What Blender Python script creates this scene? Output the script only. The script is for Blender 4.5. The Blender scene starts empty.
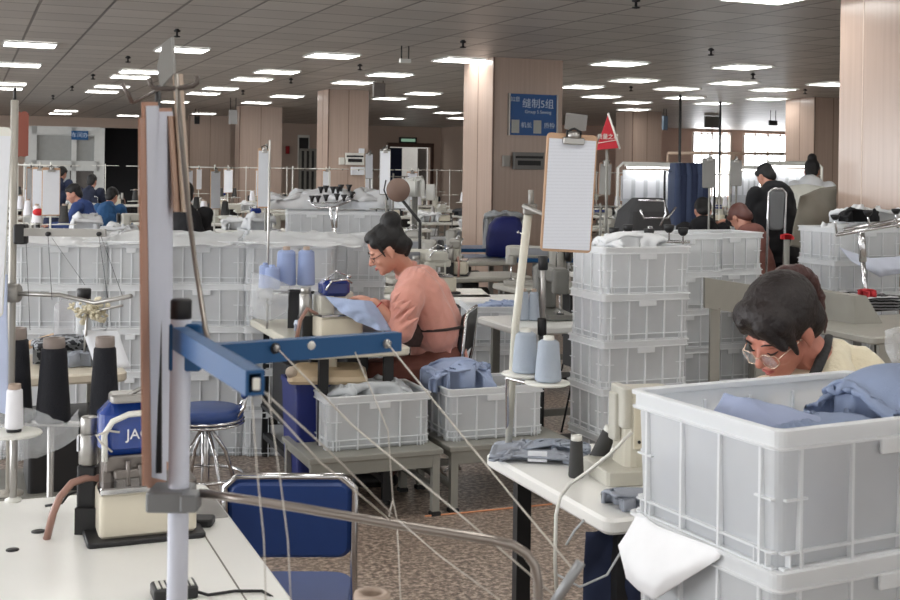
import bpy, math, random
import numpy as np
from mathutils import Vector, Matrix, noise, Euler
C = bpy.context.scene.collection
RND = random.Random(7)
F = 1200.0; EYE = 1.6; ROLL = math.radians(0.8); CEIL = 3.04
YAW = math.radians(22)
U = Vector((math.cos(YAW), math.sin(YAW), 0)); V = Vector((-math.sin(YAW), math.cos(YAW), 0))

def P(px, py, Y):
    dx, dy = px - 450, py - 170
    return Vector(((dx*math.cos(ROLL) + dy*math.sin(ROLL))/F*Y, Y, EYE - (-dx*math.sin(ROLL) + dy*math.cos(ROLL))/F*Y))
def G(px, py, z):
    dx, dy = px - 450, py - 170
    D = -dx*math.sin(ROLL) + dy*math.cos(ROLL)
    return P(px, py, (EYE - z)*F/D)
def UV(u, v, z=0.0):
    p = U*u + V*v; return Vector((p.x, p.y, z))

# ---------------------------------------------------------------- materials
def lin(c):
    return tuple(((x/255)/12.92 if x/255 <= .04045 else ((x/255+.055)/1.055)**2.4) for x in c)
MATS = {}
def mat(name, rgb, rough=.5, metal=0.0, var=.08, scale=12, bump=0.0, bscale=60, spec=.5, alpha=None, sheen=0, coat=0):
    if name in MATS: return MATS[name]
    m = bpy.data.materials.new(name); m.use_nodes = True
    nt = m.node_tree; b = nt.nodes['Principled BSDF']
    c = lin(rgb)
    tc = nt.nodes.new('ShaderNodeTexCoord')
    n = nt.nodes.new('ShaderNodeTexNoise'); n.inputs['Scale'].default_value = scale; n.inputs['Detail'].default_value = 3
    nt.links.new(tc.outputs['Object'], n.inputs['Vector'])
    mx = nt.nodes.new('ShaderNodeMix'); mx.data_type = 'RGBA'
    mx.inputs['A'].default_value = tuple(max(0, x*(1-var)) for x in c) + (1,)
    mx.inputs['B'].default_value = tuple(min(1, x*(1+var)) for x in c) + (1,)
    nt.links.new(n.outputs['Fac'], mx.inputs['Factor'])
    nt.links.new(mx.outputs['Result'], b.inputs['Base Color'])
    b.inputs['Roughness'].default_value = rough; b.inputs['Metallic'].default_value = metal
    b.inputs['Specular IOR Level'].default_value = spec
    if sheen: b.inputs['Sheen Weight'].default_value = sheen
    if coat: b.inputs['Coat Weight'].default_value = coat
    if bump:
        n2 = nt.nodes.new('ShaderNodeTexNoise'); n2.inputs['Scale'].default_value = bscale; n2.inputs['Detail'].default_value = 4
        nt.links.new(tc.outputs['Object'], n2.inputs['Vector'])
        bp = nt.nodes.new('ShaderNodeBump'); bp.inputs['Strength'].default_value = bump; bp.inputs['Distance'].default_value = .01
        nt.links.new(n2.outputs['Fac'], bp.inputs['Height']); nt.links.new(bp.outputs['Normal'], b.inputs['Normal'])
    if alpha is not None: b.inputs['Alpha'].default_value = alpha
    MATS[name] = m
    return m
def plastic_sheet(name, rgb, transp, transl=.35, rough=.35, gloss=.15):
    if name in MATS: return MATS[name]
    m = bpy.data.materials.new(name); m.use_nodes = True
    nt = m.node_tree; nt.nodes.clear(); N = nt.nodes.new; L = nt.links.new
    out = N('ShaderNodeOutputMaterial'); c = lin(rgb) + (1,)
    pb = N('ShaderNodeBsdfPrincipled'); pb.inputs['Base Color'].default_value = c; pb.inputs['Roughness'].default_value = rough
    tl = N('ShaderNodeBsdfTranslucent'); tl.inputs['Color'].default_value = c
    tr = N('ShaderNodeBsdfTransparent')
    a = N('ShaderNodeMixShader'); a.inputs[0].default_value = transl; L(pb.outputs[0], a.inputs[1]); L(tl.outputs[0], a.inputs[2])
    b = N('ShaderNodeMixShader'); b.inputs[0].default_value = transp; L(a.outputs[0], b.inputs[1]); L(tr.outputs[0], b.inputs[2])
    L(b.outputs[0], out.inputs['Surface'])
    tc = N('ShaderNodeTexCoord'); n = N('ShaderNodeTexNoise'); n.inputs['Scale'].default_value = 9
    L(tc.outputs['Object'], n.inputs['Vector'])
    mr = N('ShaderNodeMapRange'); mr.inputs['To Min'].default_value = max(0, transp-.06); mr.inputs['To Max'].default_value = transp+.06
    L(n.outputs['Fac'], mr.inputs['Value']); L(mr.outputs[0], b.inputs[0])
    MATS[name] = m; return m
def emis(name, rgb, s):
    m = bpy.data.materials.new(name); m.use_nodes = True; nt = m.node_tree; nt.nodes.clear()
    e = nt.nodes.new('ShaderNodeEmission'); e.inputs[0].default_value = lin(rgb)+(1,); e.inputs[1].default_value = s
    o = nt.nodes.new('ShaderNodeOutputMaterial'); nt.links.new(e.outputs[0], o.inputs[0]); MATS[name] = m; return m

CR = plastic_sheet('crate_plastic', (242, 244, 246), .26, .5)
CRR = plastic_sheet('crate_rim_plastic', (244, 246, 248), .04, .35)
BAG = plastic_sheet('thin_bag_plastic', (232, 235, 238), .72, .25, .12)
CLEAR = plastic_sheet('clear_plastic', (200, 200, 205), .7, .2, .1)
WHITE = mat('white_paint', (226, 226, 220), .35, var=.05)
TOPW = mat('worktop_white', (238, 238, 235), .28, var=.05, scale=4)
CREAM = mat('cream_enamel', (214, 207, 190), .3, var=.05)
MACH = mat('machine_grey_white', (196, 194, 184), .35, var=.08)
STEEL = mat('steel', (170, 168, 165), .3, .85)
CHROME = mat('chrome', (210, 210, 212), .12, 1.0)
GREYM = mat('grey_metal', (132, 131, 126), .45, .2)
BENCH = mat('bench_grey', (140, 139, 132), .5, .1, var=.1)
DARK = mat('dark_metal', (40, 40, 42), .45, .3)
BLACK = mat('black_plastic', (22, 22, 25), .5)
BLUEP = mat('blue_paint', (18, 80, 132), .4, .1, var=.1)
BLUEV = mat('blue_vinyl', (32, 62, 122), .38, var=.12)
BLUEH = mat('blue_enamel', (20, 42, 112), .22, var=.06, coat=.5)
BLUEBIN = mat('blue_bin_plastic', (20, 36, 108), .45)
WOOD = mat('clipboard_wood', (196, 160, 130), .55, var=.15, scale=30)
PAPER = mat('plain_paper', (226, 229, 236), .8, var=.03)
TAN = None
SKIN = mat('skin', (196, 142, 122), .5, var=.08, scale=20)
SKIN2 = mat('skin_flushed', (190, 124, 106), .5, var=.12, scale=14)
HAIR = mat('black_hair', (12, 10, 12), .6, var=.3, scale=40, bump=.25, bscale=160)
HAIR2 = mat('dark_brown_hair', (26, 16, 16), .55, var=.7, scale=18, bump=.5, bscale=90)
PINK = mat('pink_knit', (212, 150, 136), .85, var=.08, scale=30, bump=.3, bscale=250, sheen=.3)
CREAMJ = mat('cream_fleece', (232, 222, 196), .9, var=.05, bump=.3, bscale=150, sheen=.3)
BROWNT = mat('brown_trousers', (104, 60, 50), .8, var=.15)
LBLUE = mat('light_blue_fabric', (156, 170, 200), .85, var=.12, scale=14, bump=.2, bscale=300)
MBLUE = mat('slate_blue_fabric', (128, 141, 168), .85, var=.14, scale=10, bump=.2, bscale=300)
GREYF = mat('grey_fabric', (152, 158, 170), .85, var=.15, scale=14, bump=.2, bscale=300)
LGREYF = mat('light_grey_fabric', (188, 192, 196), .85, var=.1, scale=14, bump=.2, bscale=300)
WFAB = mat('white_fabric', (228, 230, 233), .85, var=.06, scale=14, bump=.2, bscale=300)
DGREYF = mat('dark_grey_fabric', (66, 68, 72), .85, var=.2, scale=14, bump=.2, bscale=300)
NAVYF = mat('navy_fabric', (36, 46, 74), .85, var=.2, scale=14, bump=.2, bscale=300)
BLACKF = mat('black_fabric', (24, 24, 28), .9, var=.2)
REDF = mat('red_fabric', (176, 42, 50), .8, var=.15)
BLACKT = mat('black_thread', (16, 18, 28), .75, var=.2, scale=50, bump=.4, bscale=300)
DGT = mat('charcoal_thread', (62, 62, 62), .75, var=.15, bump=.3, bscale=300)
BLUET = mat('light_blue_thread', (150, 166, 206), .7, var=.06, bump=.3, bscale=300)
GBT = mat('grey_blue_thread', (168, 178, 192), .7, var=.06, bump=.3, bscale=300)
WT = mat('white_thread', (232, 232, 238), .7, var=.03)
CARD = mat('spool_card', (178, 160, 146), .8)
STRING = mat('string', (205, 200, 192), .8)
TUBEP = mat('brown_hose', (152, 116, 104), .35, var=.1)
BROWND = mat('brown_board', (176, 132, 112), .6, var=.12)
RUBBER = mat('rubber', (28, 28, 28), .7)

def nodes_mat(name):
    m = bpy.data.materials.new(name); m.use_nodes = True; MATS[name] = m
    return m, m.node_tree, m.node_tree.nodes['Principled BSDF']
def printed(name='printed_paper', base=(222, 226, 236), sx=90, sz=70):
    m, nt, b = nodes_mat(name); N = nt.nodes.new; L = nt.links.new
    tc = N('ShaderNodeTexCoord'); mp = N('ShaderNodeMapping'); mp.inputs['Scale'].default_value = (sx, 1, sz)
    L(tc.outputs['Object'], mp.inputs['Vector'])
    n = N('ShaderNodeTexNoise'); n.inputs['Scale'].default_value = 4; n.inputs['Detail'].default_value = 2
    L(mp.outputs[0], n.inputs['Vector'])
    w = N('ShaderNodeTexWave'); w.bands_direction = 'Z'; w.inputs['Scale'].default_value = .5 ; L(mp.outputs[0], w.inputs['Vector'])
    mu = N('ShaderNodeMath'); mu.operation = 'MULTIPLY'; L(n.outputs['Fac'], mu.inputs[0]); L(w.outputs['Fac'], mu.inputs[1])
    r = N('ShaderNodeValToRGB'); r.color_ramp.elements[0].position = .3; r.color_ramp.elements[1].position = .5
    r.color_ramp.elements[0].color = lin(base)+(1,); r.color_ramp.elements[1].color = lin((214, 218, 228))+(1,)
    L(mu.outputs[0], r.inputs['Fac']); L(r.outputs['Color'], b.inputs['Base Color']); b.inputs['Roughness'].default_value = .8
    return m
PRINT = printed()
def pattern_fabric():
    m, nt, b = nodes_mat('black_white_patterned_fabric'); N = nt.nodes.new; L = nt.links.new
    tc = N('ShaderNodeTexCoord'); v = N('ShaderNodeTexNoise'); v.inputs['Scale'].default_value = 45; v.inputs['Detail'].default_value = 1
    L(tc.outputs['Object'], v.inputs['Vector'])
    r = N('ShaderNodeValToRGB'); r.color_ramp.interpolation = 'CONSTANT'
    r.color_ramp.elements[0].color = lin((48, 50, 56))+(1,); r.color_ramp.elements[1].color = lin((150, 154, 160))+(1,); r.color_ramp.elements[1].position = .48
    L(v.outputs['Fac'], r.inputs['Fac']); L(r.outputs['Color'], b.inputs['Base Color']); b.inputs['Roughness'].default_value = .85
    return m
PATF = pattern_fabric()
def stripe_fabric():
    m, nt, b = nodes_mat('striped_fabric'); N = nt.nodes.new; L = nt.links.new
    tc = N('ShaderNodeTexCoord'); w = N('ShaderNodeTexWave'); w.bands_direction = 'Z'; w.inputs['Scale'].default_value = 16; w.inputs['Distortion'].default_value = 2
    L(tc.outputs['Object'], w.inputs['Vector'])
    r = N('ShaderNodeValToRGB'); r.color_ramp.interpolation = 'CONSTANT'
    r.color_ramp.elements[0].color = lin((30, 30, 36))+(1,); r.color_ramp.elements[1].color = lin((215, 215, 218))+(1,); r.color_ramp.elements[1].position = .5
    L(w.outputs['Fac'], r.inputs['Fac']); L(r.outputs['Color'], b.inputs['Base Color'])
    return m
STRIPEF = stripe_fabric()

# ---------------------------------------------------------------- mesh builder
def basis(d):
    d = d.normalized(); a = Vector((0, 0, 1)) if abs(d.z) < .9 else Vector((1, 0, 0))
    x = d.cross(a).normalized(); y = d.cross(x).normalized()
    return x, y
class MB:
    def __init__(s, M=None): s.v = []; s.f = []; s.sm = []; s.M = M or Matrix.Identity(4)
    def add(s, vs, fs, smooth=True, M=None):
        k = len(s.v); T = s.M @ M if M is not None else s.M
        s.v += [T @ Vector(p) for p in vs]; s.f += [tuple(i+k for i in f) for f in fs]; s.sm += [smooth]*len(fs)
        return s
    def loft(s, rings, cap0=True, cap1=True, smooth=False, closed=True, M=None):
        vs = [p for r in rings for p in r]; n = len(rings[0]); fs = []
        for i in range(len(rings)-1):
            for j in range(n if closed else n-1):
                a = i*n+j; b = i*n+(j+1) % n; fs.append((a, b, b+n, a+n))
        if cap0: fs.append(tuple(range(n-1, -1, -1)))
        if cap1: fs.append(tuple(range((len(rings)-1)*n, len(rings)*n)))
        return s.add(vs, fs, smooth, M)
    def slab(s, c, size, r=.01, bev=.003, n=3, M=None, smooth=False):
        lx, ly, lz = size; cx, cy, cz = c
        bev = min(bev, lz*.45); r = min(r, lx*.49, ly*.49)
        z0, z1 = cz-lz/2, cz+lz/2
        R = lambda i, z: rrect(lx-2*i, ly-2*i, max(r-i, .0005), z, n, cx, cy)
        return s.loft([R(bev, z0), R(0, z0+bev), R(0, z1-bev), R(bev, z1)], M=M, smooth=smooth)
    def box(s, c, size, M=None):
        x, y, z = [a/2 for a in size]; cx, cy, cz = c
        vs = [(cx+i*x, cy+j*y, cz+k*z) for i in (-1, 1) for j in (-1, 1) for k in (-1, 1)]
        return s.add(vs, [(0, 1, 3, 2), (4, 6, 7, 5), (0, 4, 5, 1), (2, 3, 7, 6), (0, 2, 6, 4), (1, 5, 7, 3)], False, M)
    def tube(s, pts, r, n=8, M=None, flat=1.0):
        pts = [Vector(p) for p in pts]; rings = []
        rr = r if isinstance(r, (list, tuple)) else [r]*len(pts)
        px = None
        for i, p in enumerate(pts):
            d = (pts[min(i+1, len(pts)-1)]-pts[max(i-1, 0)])
            if d.length < 1e-9: d = Vector((0, 0, 1))
            d.normalize()
            if px is None: px, _ = basis(d)
            px = (px - d*px.dot(d)).normalized(); y = d.cross(px)
            rings.append([p+px*math.cos(a)*rr[i]+y*math.sin(a)*rr[i]*flat for a in [2*math.pi*k/n for k in range(n)]])
        return s.loft(rings, smooth=True, M=M)
    def lathe(s, prof, c=(0, 0, 0), axis=(0, 0, 1), n=20, M=None, smooth=True):
        c = Vector(c); ax = Vector(axis).normalized(); x, y = basis(ax)
        rings = [[c+ax*h+(x*math.cos(a)+y*math.sin(a))*max(r, .0003) for a in [-2*math.pi*k/n for k in range(n)]] for r, h in prof]
        return s.loft(rings, smooth=smooth, M=M)
    def cyl(s, a, b, r, n=12, M=None, r2=None):
        a, b = Vector(a), Vector(b); d = (b-a); L = d.length; e = min(r*.15, L*.1); r2 = r if r2 is None else r2
        return s.lathe([(r-e, 0), (r, e), (r2, L-e), (r2-e, L)], a, d, n, M)
    def ball(s, c, rad, R=None, n=10, M=None):
        c = Vector(c); rx, ry, rz = rad if isinstance(rad, (tuple, list)) else (rad,)*3
        rings = []
        for i in range(n+1):
            t = math.pi*i/n; z = -math.cos(t); q = max(math.sin(t), .001)
            ring = []
            for k in range(n*2):
                a = math.pi*k/n; p = Vector((rx*q*math.cos(a), ry*q*math.sin(a), rz*z))
                if R is not None: p = R @ p
                ring.append(c+p)
            rings.append(ring)
        return s.loft(rings, smooth=True, M=M)
    def capsule(s, a, b, ra, rb, n=12):
        a, b = Vector(a), Vector(b); d = b-a; L = d.length
        pr = []
        for k in range(5):
            t = math.pi/2*(1-k/4); pr.append((ra*math.cos(t), -ra*math.sin(t)))
        for k in range(5):
            t = math.pi/2*k/4; pr.append((rb*math.cos(t), L+rb*math.sin(t)))
        return s.lathe(pr, a, d, n)
    def ruled(s, top, bot, nu, nv, amp=0.0, freq=10, th=.003, seed=0, sag=0.0, d=None):
        """a cloth sheet between two polylines, with folds; d = the direction it swells to"""
        d = Vector(d or (0, -1, 0)).normalized()
        def at(pl, t):
            pl = [Vector(p) for p in pl]; k = t*(len(pl)-1); i = min(int(k), len(pl)-2); return pl[i].lerp(pl[i+1], k-i)
        A = []; B = []
        for j in range(nv+1):
            for i in range(nu+1):
                a, b = i/nu, j/nv; p = at(top, a).lerp(at(bot, a), b)
                q = p*freq+Vector((seed*3.1, seed, 0))
                w = noise.noise(q)+.5*noise.noise(q*2.1)+.6*(1-abs(noise.noise(q*.8+Vector((5, 5, 5))))*3)
                p = p + d*(amp*w + sag*math.sin(math.pi*a)*math.sin(math.pi*b))
                A.append(p); B.append(p-d*th)
        n = nu+1; fs = []
        k = len(A)
        for j in range(nv):
            for i in range(nu):
                q = j*n+i; fs.append((q, q+1, q+n+1, q+n)); fs.append((k+q, k+q+n, k+q+n+1, k+q+1))
        for i in range(nu):
            fs.append((i, k+i, k+i+1, i+1)); q = nv*n+i; fs.append((q, q+1, k+q+1, k+q))
        for j in range(nv):
            q = j*n; fs.append((q, q+n, k+q+n, k+q)); q = j*n+nu; fs.append((q, k+q, k+q+n, q+n))
        return s.add(A+B, fs, True)
    def heap(s, c, L, W, z0, h, seed=0, fold=.02, nx=30, ny=22, base=.6, freq=9, round_=.35, M=None, sim=True):
        """crumpled cloth heap: a simulated rumpled sheet over a rounded mound, closed below by a skirt"""
        cx, cy = c; n1, m1 = nx+1, ny+1
        a, b = np.meshgrid(np.linspace(-1, 1, n1), np.linspace(-1, 1, m1))
        hyp = np.hypot(a, b); mx = np.maximum(abs(a), abs(b)); k = 1-round_*(1-np.where(hyp > 1e-9, mx/np.maximum(hyp, 1e-9), 1))
        nz = lambda f, o_: np.array([[noise.noise(Vector((x_*f+seed*3.7, y_*f-seed*1.3, o_+seed))) for x_, y_ in zip(r1*L/2, r2*W/2)] for r1, r2 in zip(a, b)])
        wob = nz(7, 0)
        p = np.stack([a*k*L/2, b*k*W/2, np.zeros_like(a)], -1)
        def mound(x, y):
            A_, B_ = np.clip(abs(x)/(L/2), 0, 1), np.clip(abs(y)/(W/2), 0, 1); e = (1-A_**4)*(1-B_**4)
            return z0+h*(base+(1-base)*(1-(A_**2+B_**2)/2)+.6*(1-base)*wob)*(.25+.75*e**.5)
        p[..., 2] = mound(p[..., 0], p[..., 1])+.004
        if sim:
            ratio = 1.12+fold*9
            lx, ly = L/nx*ratio*(1-round_*.15), W/ny*ratio*(1-round_*.15)
            p[..., 2] += .012*(nz(28, 3)+.7)+.018*(nz(13, 6)+.5)
            p[..., 0] += .012*nz(12, 9); p[..., 1] += .012*nz(12, 12)
            q = p.copy()
            def con(A_, B_, l, st):
                d = B_-A_; ln = np.sqrt((d*d).sum(-1, keepdims=True))+1e-9; c_ = d*(.5*st*(1-l/ln)); A_ += c_; B_ -= c_
            dg = math.hypot(lx, ly)
            for it in range(46):
                vel = (p-q)*.9; q = p.copy(); p = p+vel; p[..., 2] -= .0011
                for _ in range(5):
                    for o_ in (0, 1):
                        con(p[:, o_:n1-1:2], p[:, o_+1:n1:2], lx, 1); con(p[o_:m1-1:2], p[o_+1:m1:2], ly, 1)
                        con(p[o_:m1-1:2, :-1], p[o_+1:m1:2, 1:], dg, .5); con(p[o_:m1-1:2, 1:], p[o_+1:m1:2, :-1], dg, .5)
                    for o_ in (0, 1, 2, 3):
                        for X_, Y_, l_ in ((p[:, o_:n1-2:4], p[:, o_+2:n1:4], 2*lx), (p[o_:m1-2:4], p[o_+2:m1:4], 2*ly)):
                            if X_.size and X_.shape == Y_.shape: con(X_, Y_, l_, .22)
                    p[..., 0] = np.clip(p[..., 0], -L/2, L/2); p[..., 1] = np.clip(p[..., 1], -W/2, W/2)
                    p[..., 2] = np.maximum(p[..., 2], mound(p[..., 0], p[..., 1]))
                    p[..., 2] = np.minimum(p[..., 2], mound(p[..., 0], p[..., 1])+.02+fold*1.6)
        A = [(cx+v_[0], cy+v_[1], max(v_[2], z0+.004)) for v_ in p.reshape(-1, 3)]
        n = nx+1; fs = [(j*n+i, j*n+i+1, (j+1)*n+i+1, (j+1)*n+i) for j in range(ny) for i in range(nx)]
        ring = [i for i in range(nx+1)] + [j*n+nx for j in range(1, ny+1)] + [ny*n+i for i in range(nx-1, -1, -1)] + [j*n for j in range(ny-1, 0, -1)]
        k = len(A); A += [(A[i][0], A[i][1], z0+.002) for i in ring]; m = len(ring)
        fs += [(ring[i], k+i, k+(i+1) % m, ring[(i+1) % m]) for i in range(m)]
        fs.append(tuple(range(k+m-1, k-1, -1)))
        return s.add(A, fs, True, M)
    def build(s, name, m, parent=None, mods=None):
        me = bpy.data.meshes.new(name); me.from_pydata([tuple(p) for p in s.v], [], s.f)
        me.polygons.foreach_set('use_smooth', s.sm); me.update()
        me.materials.append(m)
        o = bpy.data.objects.new(name, me); C.objects.link(o)
        if parent: o.parent = parent
        return o
def rrect(L, W, r, z, n=3, cx=0, cy=0):
    pts = []
    for (sx, sy, a0) in ((1, 1, 0), (-1, 1, 90), (-1, -1, 180), (1, -1, 270)):
        for k in range(n+1):
            a = math.radians(a0+90*k/n)
            pts.append(Vector((cx+sx*(L/2-r)+r*math.cos(a), cy+sy*(W/2-r)+r*math.sin(a), z)))
    return pts
def tag(o, label=None, cat=None, group=None, kind=None):
    if label: o['label'] = label
    if cat: o['category'] = cat
    if group: o['group'] = group
    if kind: o['kind'] = kind
    return o
def thing(name, label, cat, loc=(0, 0, 0), rz=0.0, group=None):
    o = bpy.data.objects.new(name, None); C.objects.link(o); o.empty_display_size = .05
    o.location = loc; o.rotation_euler = (0, 0, rz); tag(o, label, cat, group)
    return o
def RM(o):
    return (Matrix.Translation(o.location) @ o.rotation_euler.to_matrix().to_4x4()).inverted()
def W(root): return MB(RM(root))         # world coordinates into a part of ROOT
def copy_tree(o, loc, rz, label, group=None, parent=None):
    kids = [x for x in KIDS.get(o.name, [])] or [x for x in bpy.data.objects if x.parent == o]
    KIDS[o.name] = kids
    c = o.copy(); C.objects.link(c)
    if parent is None:
        c.location = loc; c.rotation_euler = (0, 0, rz); tag(c, label, None, group)
    else: c.parent = parent
    for k in kids: copy_tree(k, None, None, None, None, c)
    return c
KIDS = {}
def solo(name, mb, m, label, cat, group=None):
    return tag(mb.build(name, m), label, cat, group)
def struct(name, mb, m):
    o = mb.build(name, m); o['kind'] = 'structure'; return o
# ---------------------------------------------------------------- room shell
def floor_mat():
    m, nt, b = nodes_mat('terrazzo'); N = nt.nodes.new; L = nt.links.new
    tc = N('ShaderNodeTexCoord'); v = N('ShaderNodeTexNoise'); v.inputs['Scale'].default_value = 42; v.inputs['Detail'].default_value = 3; v.inputs['Roughness'].default_value = .7
    L(tc.outputs['Object'], v.inputs['Vector'])
    r = N('ShaderNodeValToRGB'); e = r.color_ramp.elements
    e[0].position = .38; e[0].color = lin((92, 78, 70))+(1,); e[1].position = .62; e[1].color = lin((196, 180, 166))+(1,)
    x = e.new(.5); x.color = lin((140, 123, 110))+(1,)
    L(v.outputs['Fac'], r.inputs['Fac']); L(r.outputs['Color'], b.inputs['Base Color']); b.inputs['Roughness'].default_value = .3
    return m
def ceil_mat():
    m, nt, b = nodes_mat('ceiling_tiles'); N = nt.nodes.new; L = nt.links.new
    tc = N('ShaderNodeTexCoord')
    br = N('ShaderNodeTexBrick'); br.offset = 0; br.inputs['Scale'].default_value = 1
    br.inputs['Brick Width'].default_value = .6; br.inputs['Row Height'].default_value = .6; br.inputs['Mortar Size'].default_value = .016
    br.inputs['Mortar Smooth'].default_value = .3; br.inputs['Bias'].default_value = -.2
    br.inputs['Color1'].default_value = lin((180, 177, 173))+(1,); br.inputs['Color2'].default_value = lin((196, 193, 188))+(1,)
    br.inputs['Mortar'].default_value = lin((104, 102, 100))+(1,)
    L(tc.outputs['Object'], br.inputs['Vector'])
    n = N('ShaderNodeTexNoise'); n.inputs['Scale'].default_value = 1.2; L(tc.outputs['Object'], n.inputs['Vector'])
    mx = N('ShaderNodeMix'); mx.data_type = 'RGBA'; mx.blend_type = 'MULTIPLY'; mx.inputs['Factor'].default_value = .5
    L(br.outputs['Color'], mx.inputs['A']); L(n.outputs['Color'], mx.inputs['B'])
    r = N('ShaderNodeMapRange'); r.inputs['To Min'].default_value = .8; r.inputs['To Max'].default_value = 1.1; L(n.outputs['Fac'], r.inputs['Value'])
    L(r.outputs[0], mx.inputs['B']); L(mx.outputs['Result'], b.inputs['Base Color'])
    b.inputs['Roughness'].default_value = .42
    bp = N('ShaderNodeBump'); bp.inputs['Strength'].default_value = .5; bp.inputs['Distance'].default_value = .01
    L(br.outputs['Fac'], bp.inputs['Height']); bp.invert = True; L(bp.outputs['Normal'], b.inputs['Normal'])
    return m
def tan_mat(name, rgb):
    m, nt, b = nodes_mat(name); N = nt.nodes.new; L = nt.links.new
    tc = N('ShaderNodeTexCoord'); mp = N('ShaderNodeMapping'); mp.inputs['Scale'].default_value = (22, 22, .5); L(tc.outputs['Object'], mp.inputs['Vector'])
    n = N('ShaderNodeTexNoise'); n.inputs['Scale'].default_value = 1.4; n.inputs['Detail'].default_value = 5; L(mp.outputs[0], n.inputs['Vector'])
    r = N('ShaderNodeValToRGB'); r.color_ramp.elements[0].position = .3; r.color_ramp.elements[1].position = .7
    r.color_ramp.elements[0].color = lin(tuple(x*.97 for x in rgb))+(1,); r.color_ramp.elements[1].color = lin(tuple(min(255, x*1.03) for x in rgb))+(1,)
    L(n.outputs['Fac'], r.inputs['Fac']); L(r.outputs['Color'], b.inputs['Base Color']); b.inputs['Roughness'].default_value = .22
    return m
FLOOR = floor_mat(); CEILM = ceil_mat(); TAN = tan_mat('tan_panel', (180, 159, 146)); WALLT = mat('wall_tan', (196, 176, 162), .6, var=.04, scale=2)
def frame_obj(o): o.rotation_euler = (0, 0, YAW); return o
U0, U1, V0, V1 = -8.5, 28.0, -5.0, 38.0; VR = 33.0; UR = 15.2
o = frame_obj(struct('floor', MB().box(((U0+U1)/2, (V0+V1)/2, -.05), (U1-U0, V1-V0, .1)), FLOOR))
o = frame_obj(struct('ceiling', MB().box(((U0+U1)/2, (V0+V1)/2, CEIL+.05), (U1-U0, V1-V0, .1)), CEILM))
# back walls; the left one carries a door and a black doorway
def wall_with_holes(name, u0, u1, v, holes, m=WALLT):
    mb = MB(); x = u0
    for (a, b, z0, z1) in sorted(holes):
        mb.box(((x+a)/2, v+.1, CEIL/2), (a-x, .2, CEIL))
        if z0 > 0: mb.box(((a+b)/2, v+.1, z0/2), (b-a, .2, z0))
        mb.box(((a+b)/2, v+.1, (z1+CEIL)/2), (b-a, .2, CEIL-z1)); x = b
    mb.box(((x+u1)/2, v+.1, CEIL/2), (u1-x, .2, CEIL))
    return frame_obj(struct(name, mb, m))
def u_on(px, v):   # u of an image column on the plane at depth v
    a = (px-450)/F; d = Vector((a, 1, 0)); t = v/d.dot(V); return (d*t).dot(U)
ud0, ud1 = u_on(389, V1), u_on(430, V1)
uk0, uk1 = u_on(97, V1), u_on(139, V1)
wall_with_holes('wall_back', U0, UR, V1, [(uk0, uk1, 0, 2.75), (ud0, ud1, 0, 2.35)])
um0, um1 = u_on(690, VR), u_on(731, VR); un0, un1 = u_on(742, VR), u_on(792, VR)
wins = [(um0+.05, um1, .8, 2.94), (un0, un1, .8, 2.94), (un1+2.2, un1+4.6, .8, 2.94)]
wall_with_holes('wall_right', UR, U1, VR, wins, mat('wall_pinkish', (206, 176, 160), .6, var=.05))
frame_obj(struct('wall_side', MB().box((UR-.1, (VR+V1)/2, CEIL/2), (.2, V1-VR+.2, CEIL)), WALLT))
frame_obj(struct('wall_far_right', MB().box((U1+.1, (V0+VR)/2, CEIL/2), (.2, VR-V0+.4, CEIL)), WALLT))
# dark room behind the doorway
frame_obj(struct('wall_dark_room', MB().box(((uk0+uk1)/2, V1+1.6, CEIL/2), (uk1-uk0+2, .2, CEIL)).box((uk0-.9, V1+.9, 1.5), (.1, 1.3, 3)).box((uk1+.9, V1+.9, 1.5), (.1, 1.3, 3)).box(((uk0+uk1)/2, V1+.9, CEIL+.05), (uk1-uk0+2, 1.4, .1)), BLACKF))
SKYW = emis('bright_daylight', (250, 252, 255), 7)
for k, (a, b, z0, z1) in enumerate(wins):
    w = thing('window_%d' % (k+1), None, None, UV((a+b)/2, VR, z0), YAW); w['kind'] = 'structure'
    wd, h = b-a, z1-z0
    mb = MB()
    for x in (-wd/2+.04, 0, wd/2-.04): mb.box((x, .0, h/2), (.06, .07, h))
    for z in (.04, h*.36, h*.7, h-.04): mb.box((0, .0, z), (wd, .06, .045))
    for x in (-wd/4, wd/4): mb.box((x, 0, h/2), (.035, .05, h))
    f = mb.build('window_frame', mat('window_frame_white', (224, 216, 206), .5), w)
    MB().box((0, .06, h/2), (wd, .01, h)).build('glass', plastic_sheet('window_glass', (235, 240, 245), .9, .3), w)
    MB().box((0, .5, h/2), (wd+1.2, .02, h+.8)).build('daylight_beyond', SKYW, w)
def door_1():
    w = ud1-ud0; d = thing('door_1', None, None, UV((ud0+ud1)/2, V1, 0), YAW); d['kind'] = 'structure'
    MB().box((-w/2-.05, -.03, 1.2), (.1, .1, 2.4)).box((w/2+.05, -.03, 1.2), (.1, .1, 2.4)).box((0, -.03, 2.42), (w+.2, .12, .14)).build('door_frame', mat('door_frame_brown', (84, 62, 54), .5), d)
    MB().box((0, 1.5, 1.5), (w+1.6, .1, 3)).build('corridor_wall', mat('corridor_white', (206, 208, 206), .7), d)
    MB().box((-w*.32, .1, 1.17), (w*.3, .04, 2.3)).build('door_leaf', NAVYF, d)
    MB().box((w*.38, .3, 1.17), (w*.22, .04, 2.3)).build('door_leaf', mat('door_leaf_grey', (120, 118, 116), .5), d)
door_1()
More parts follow.
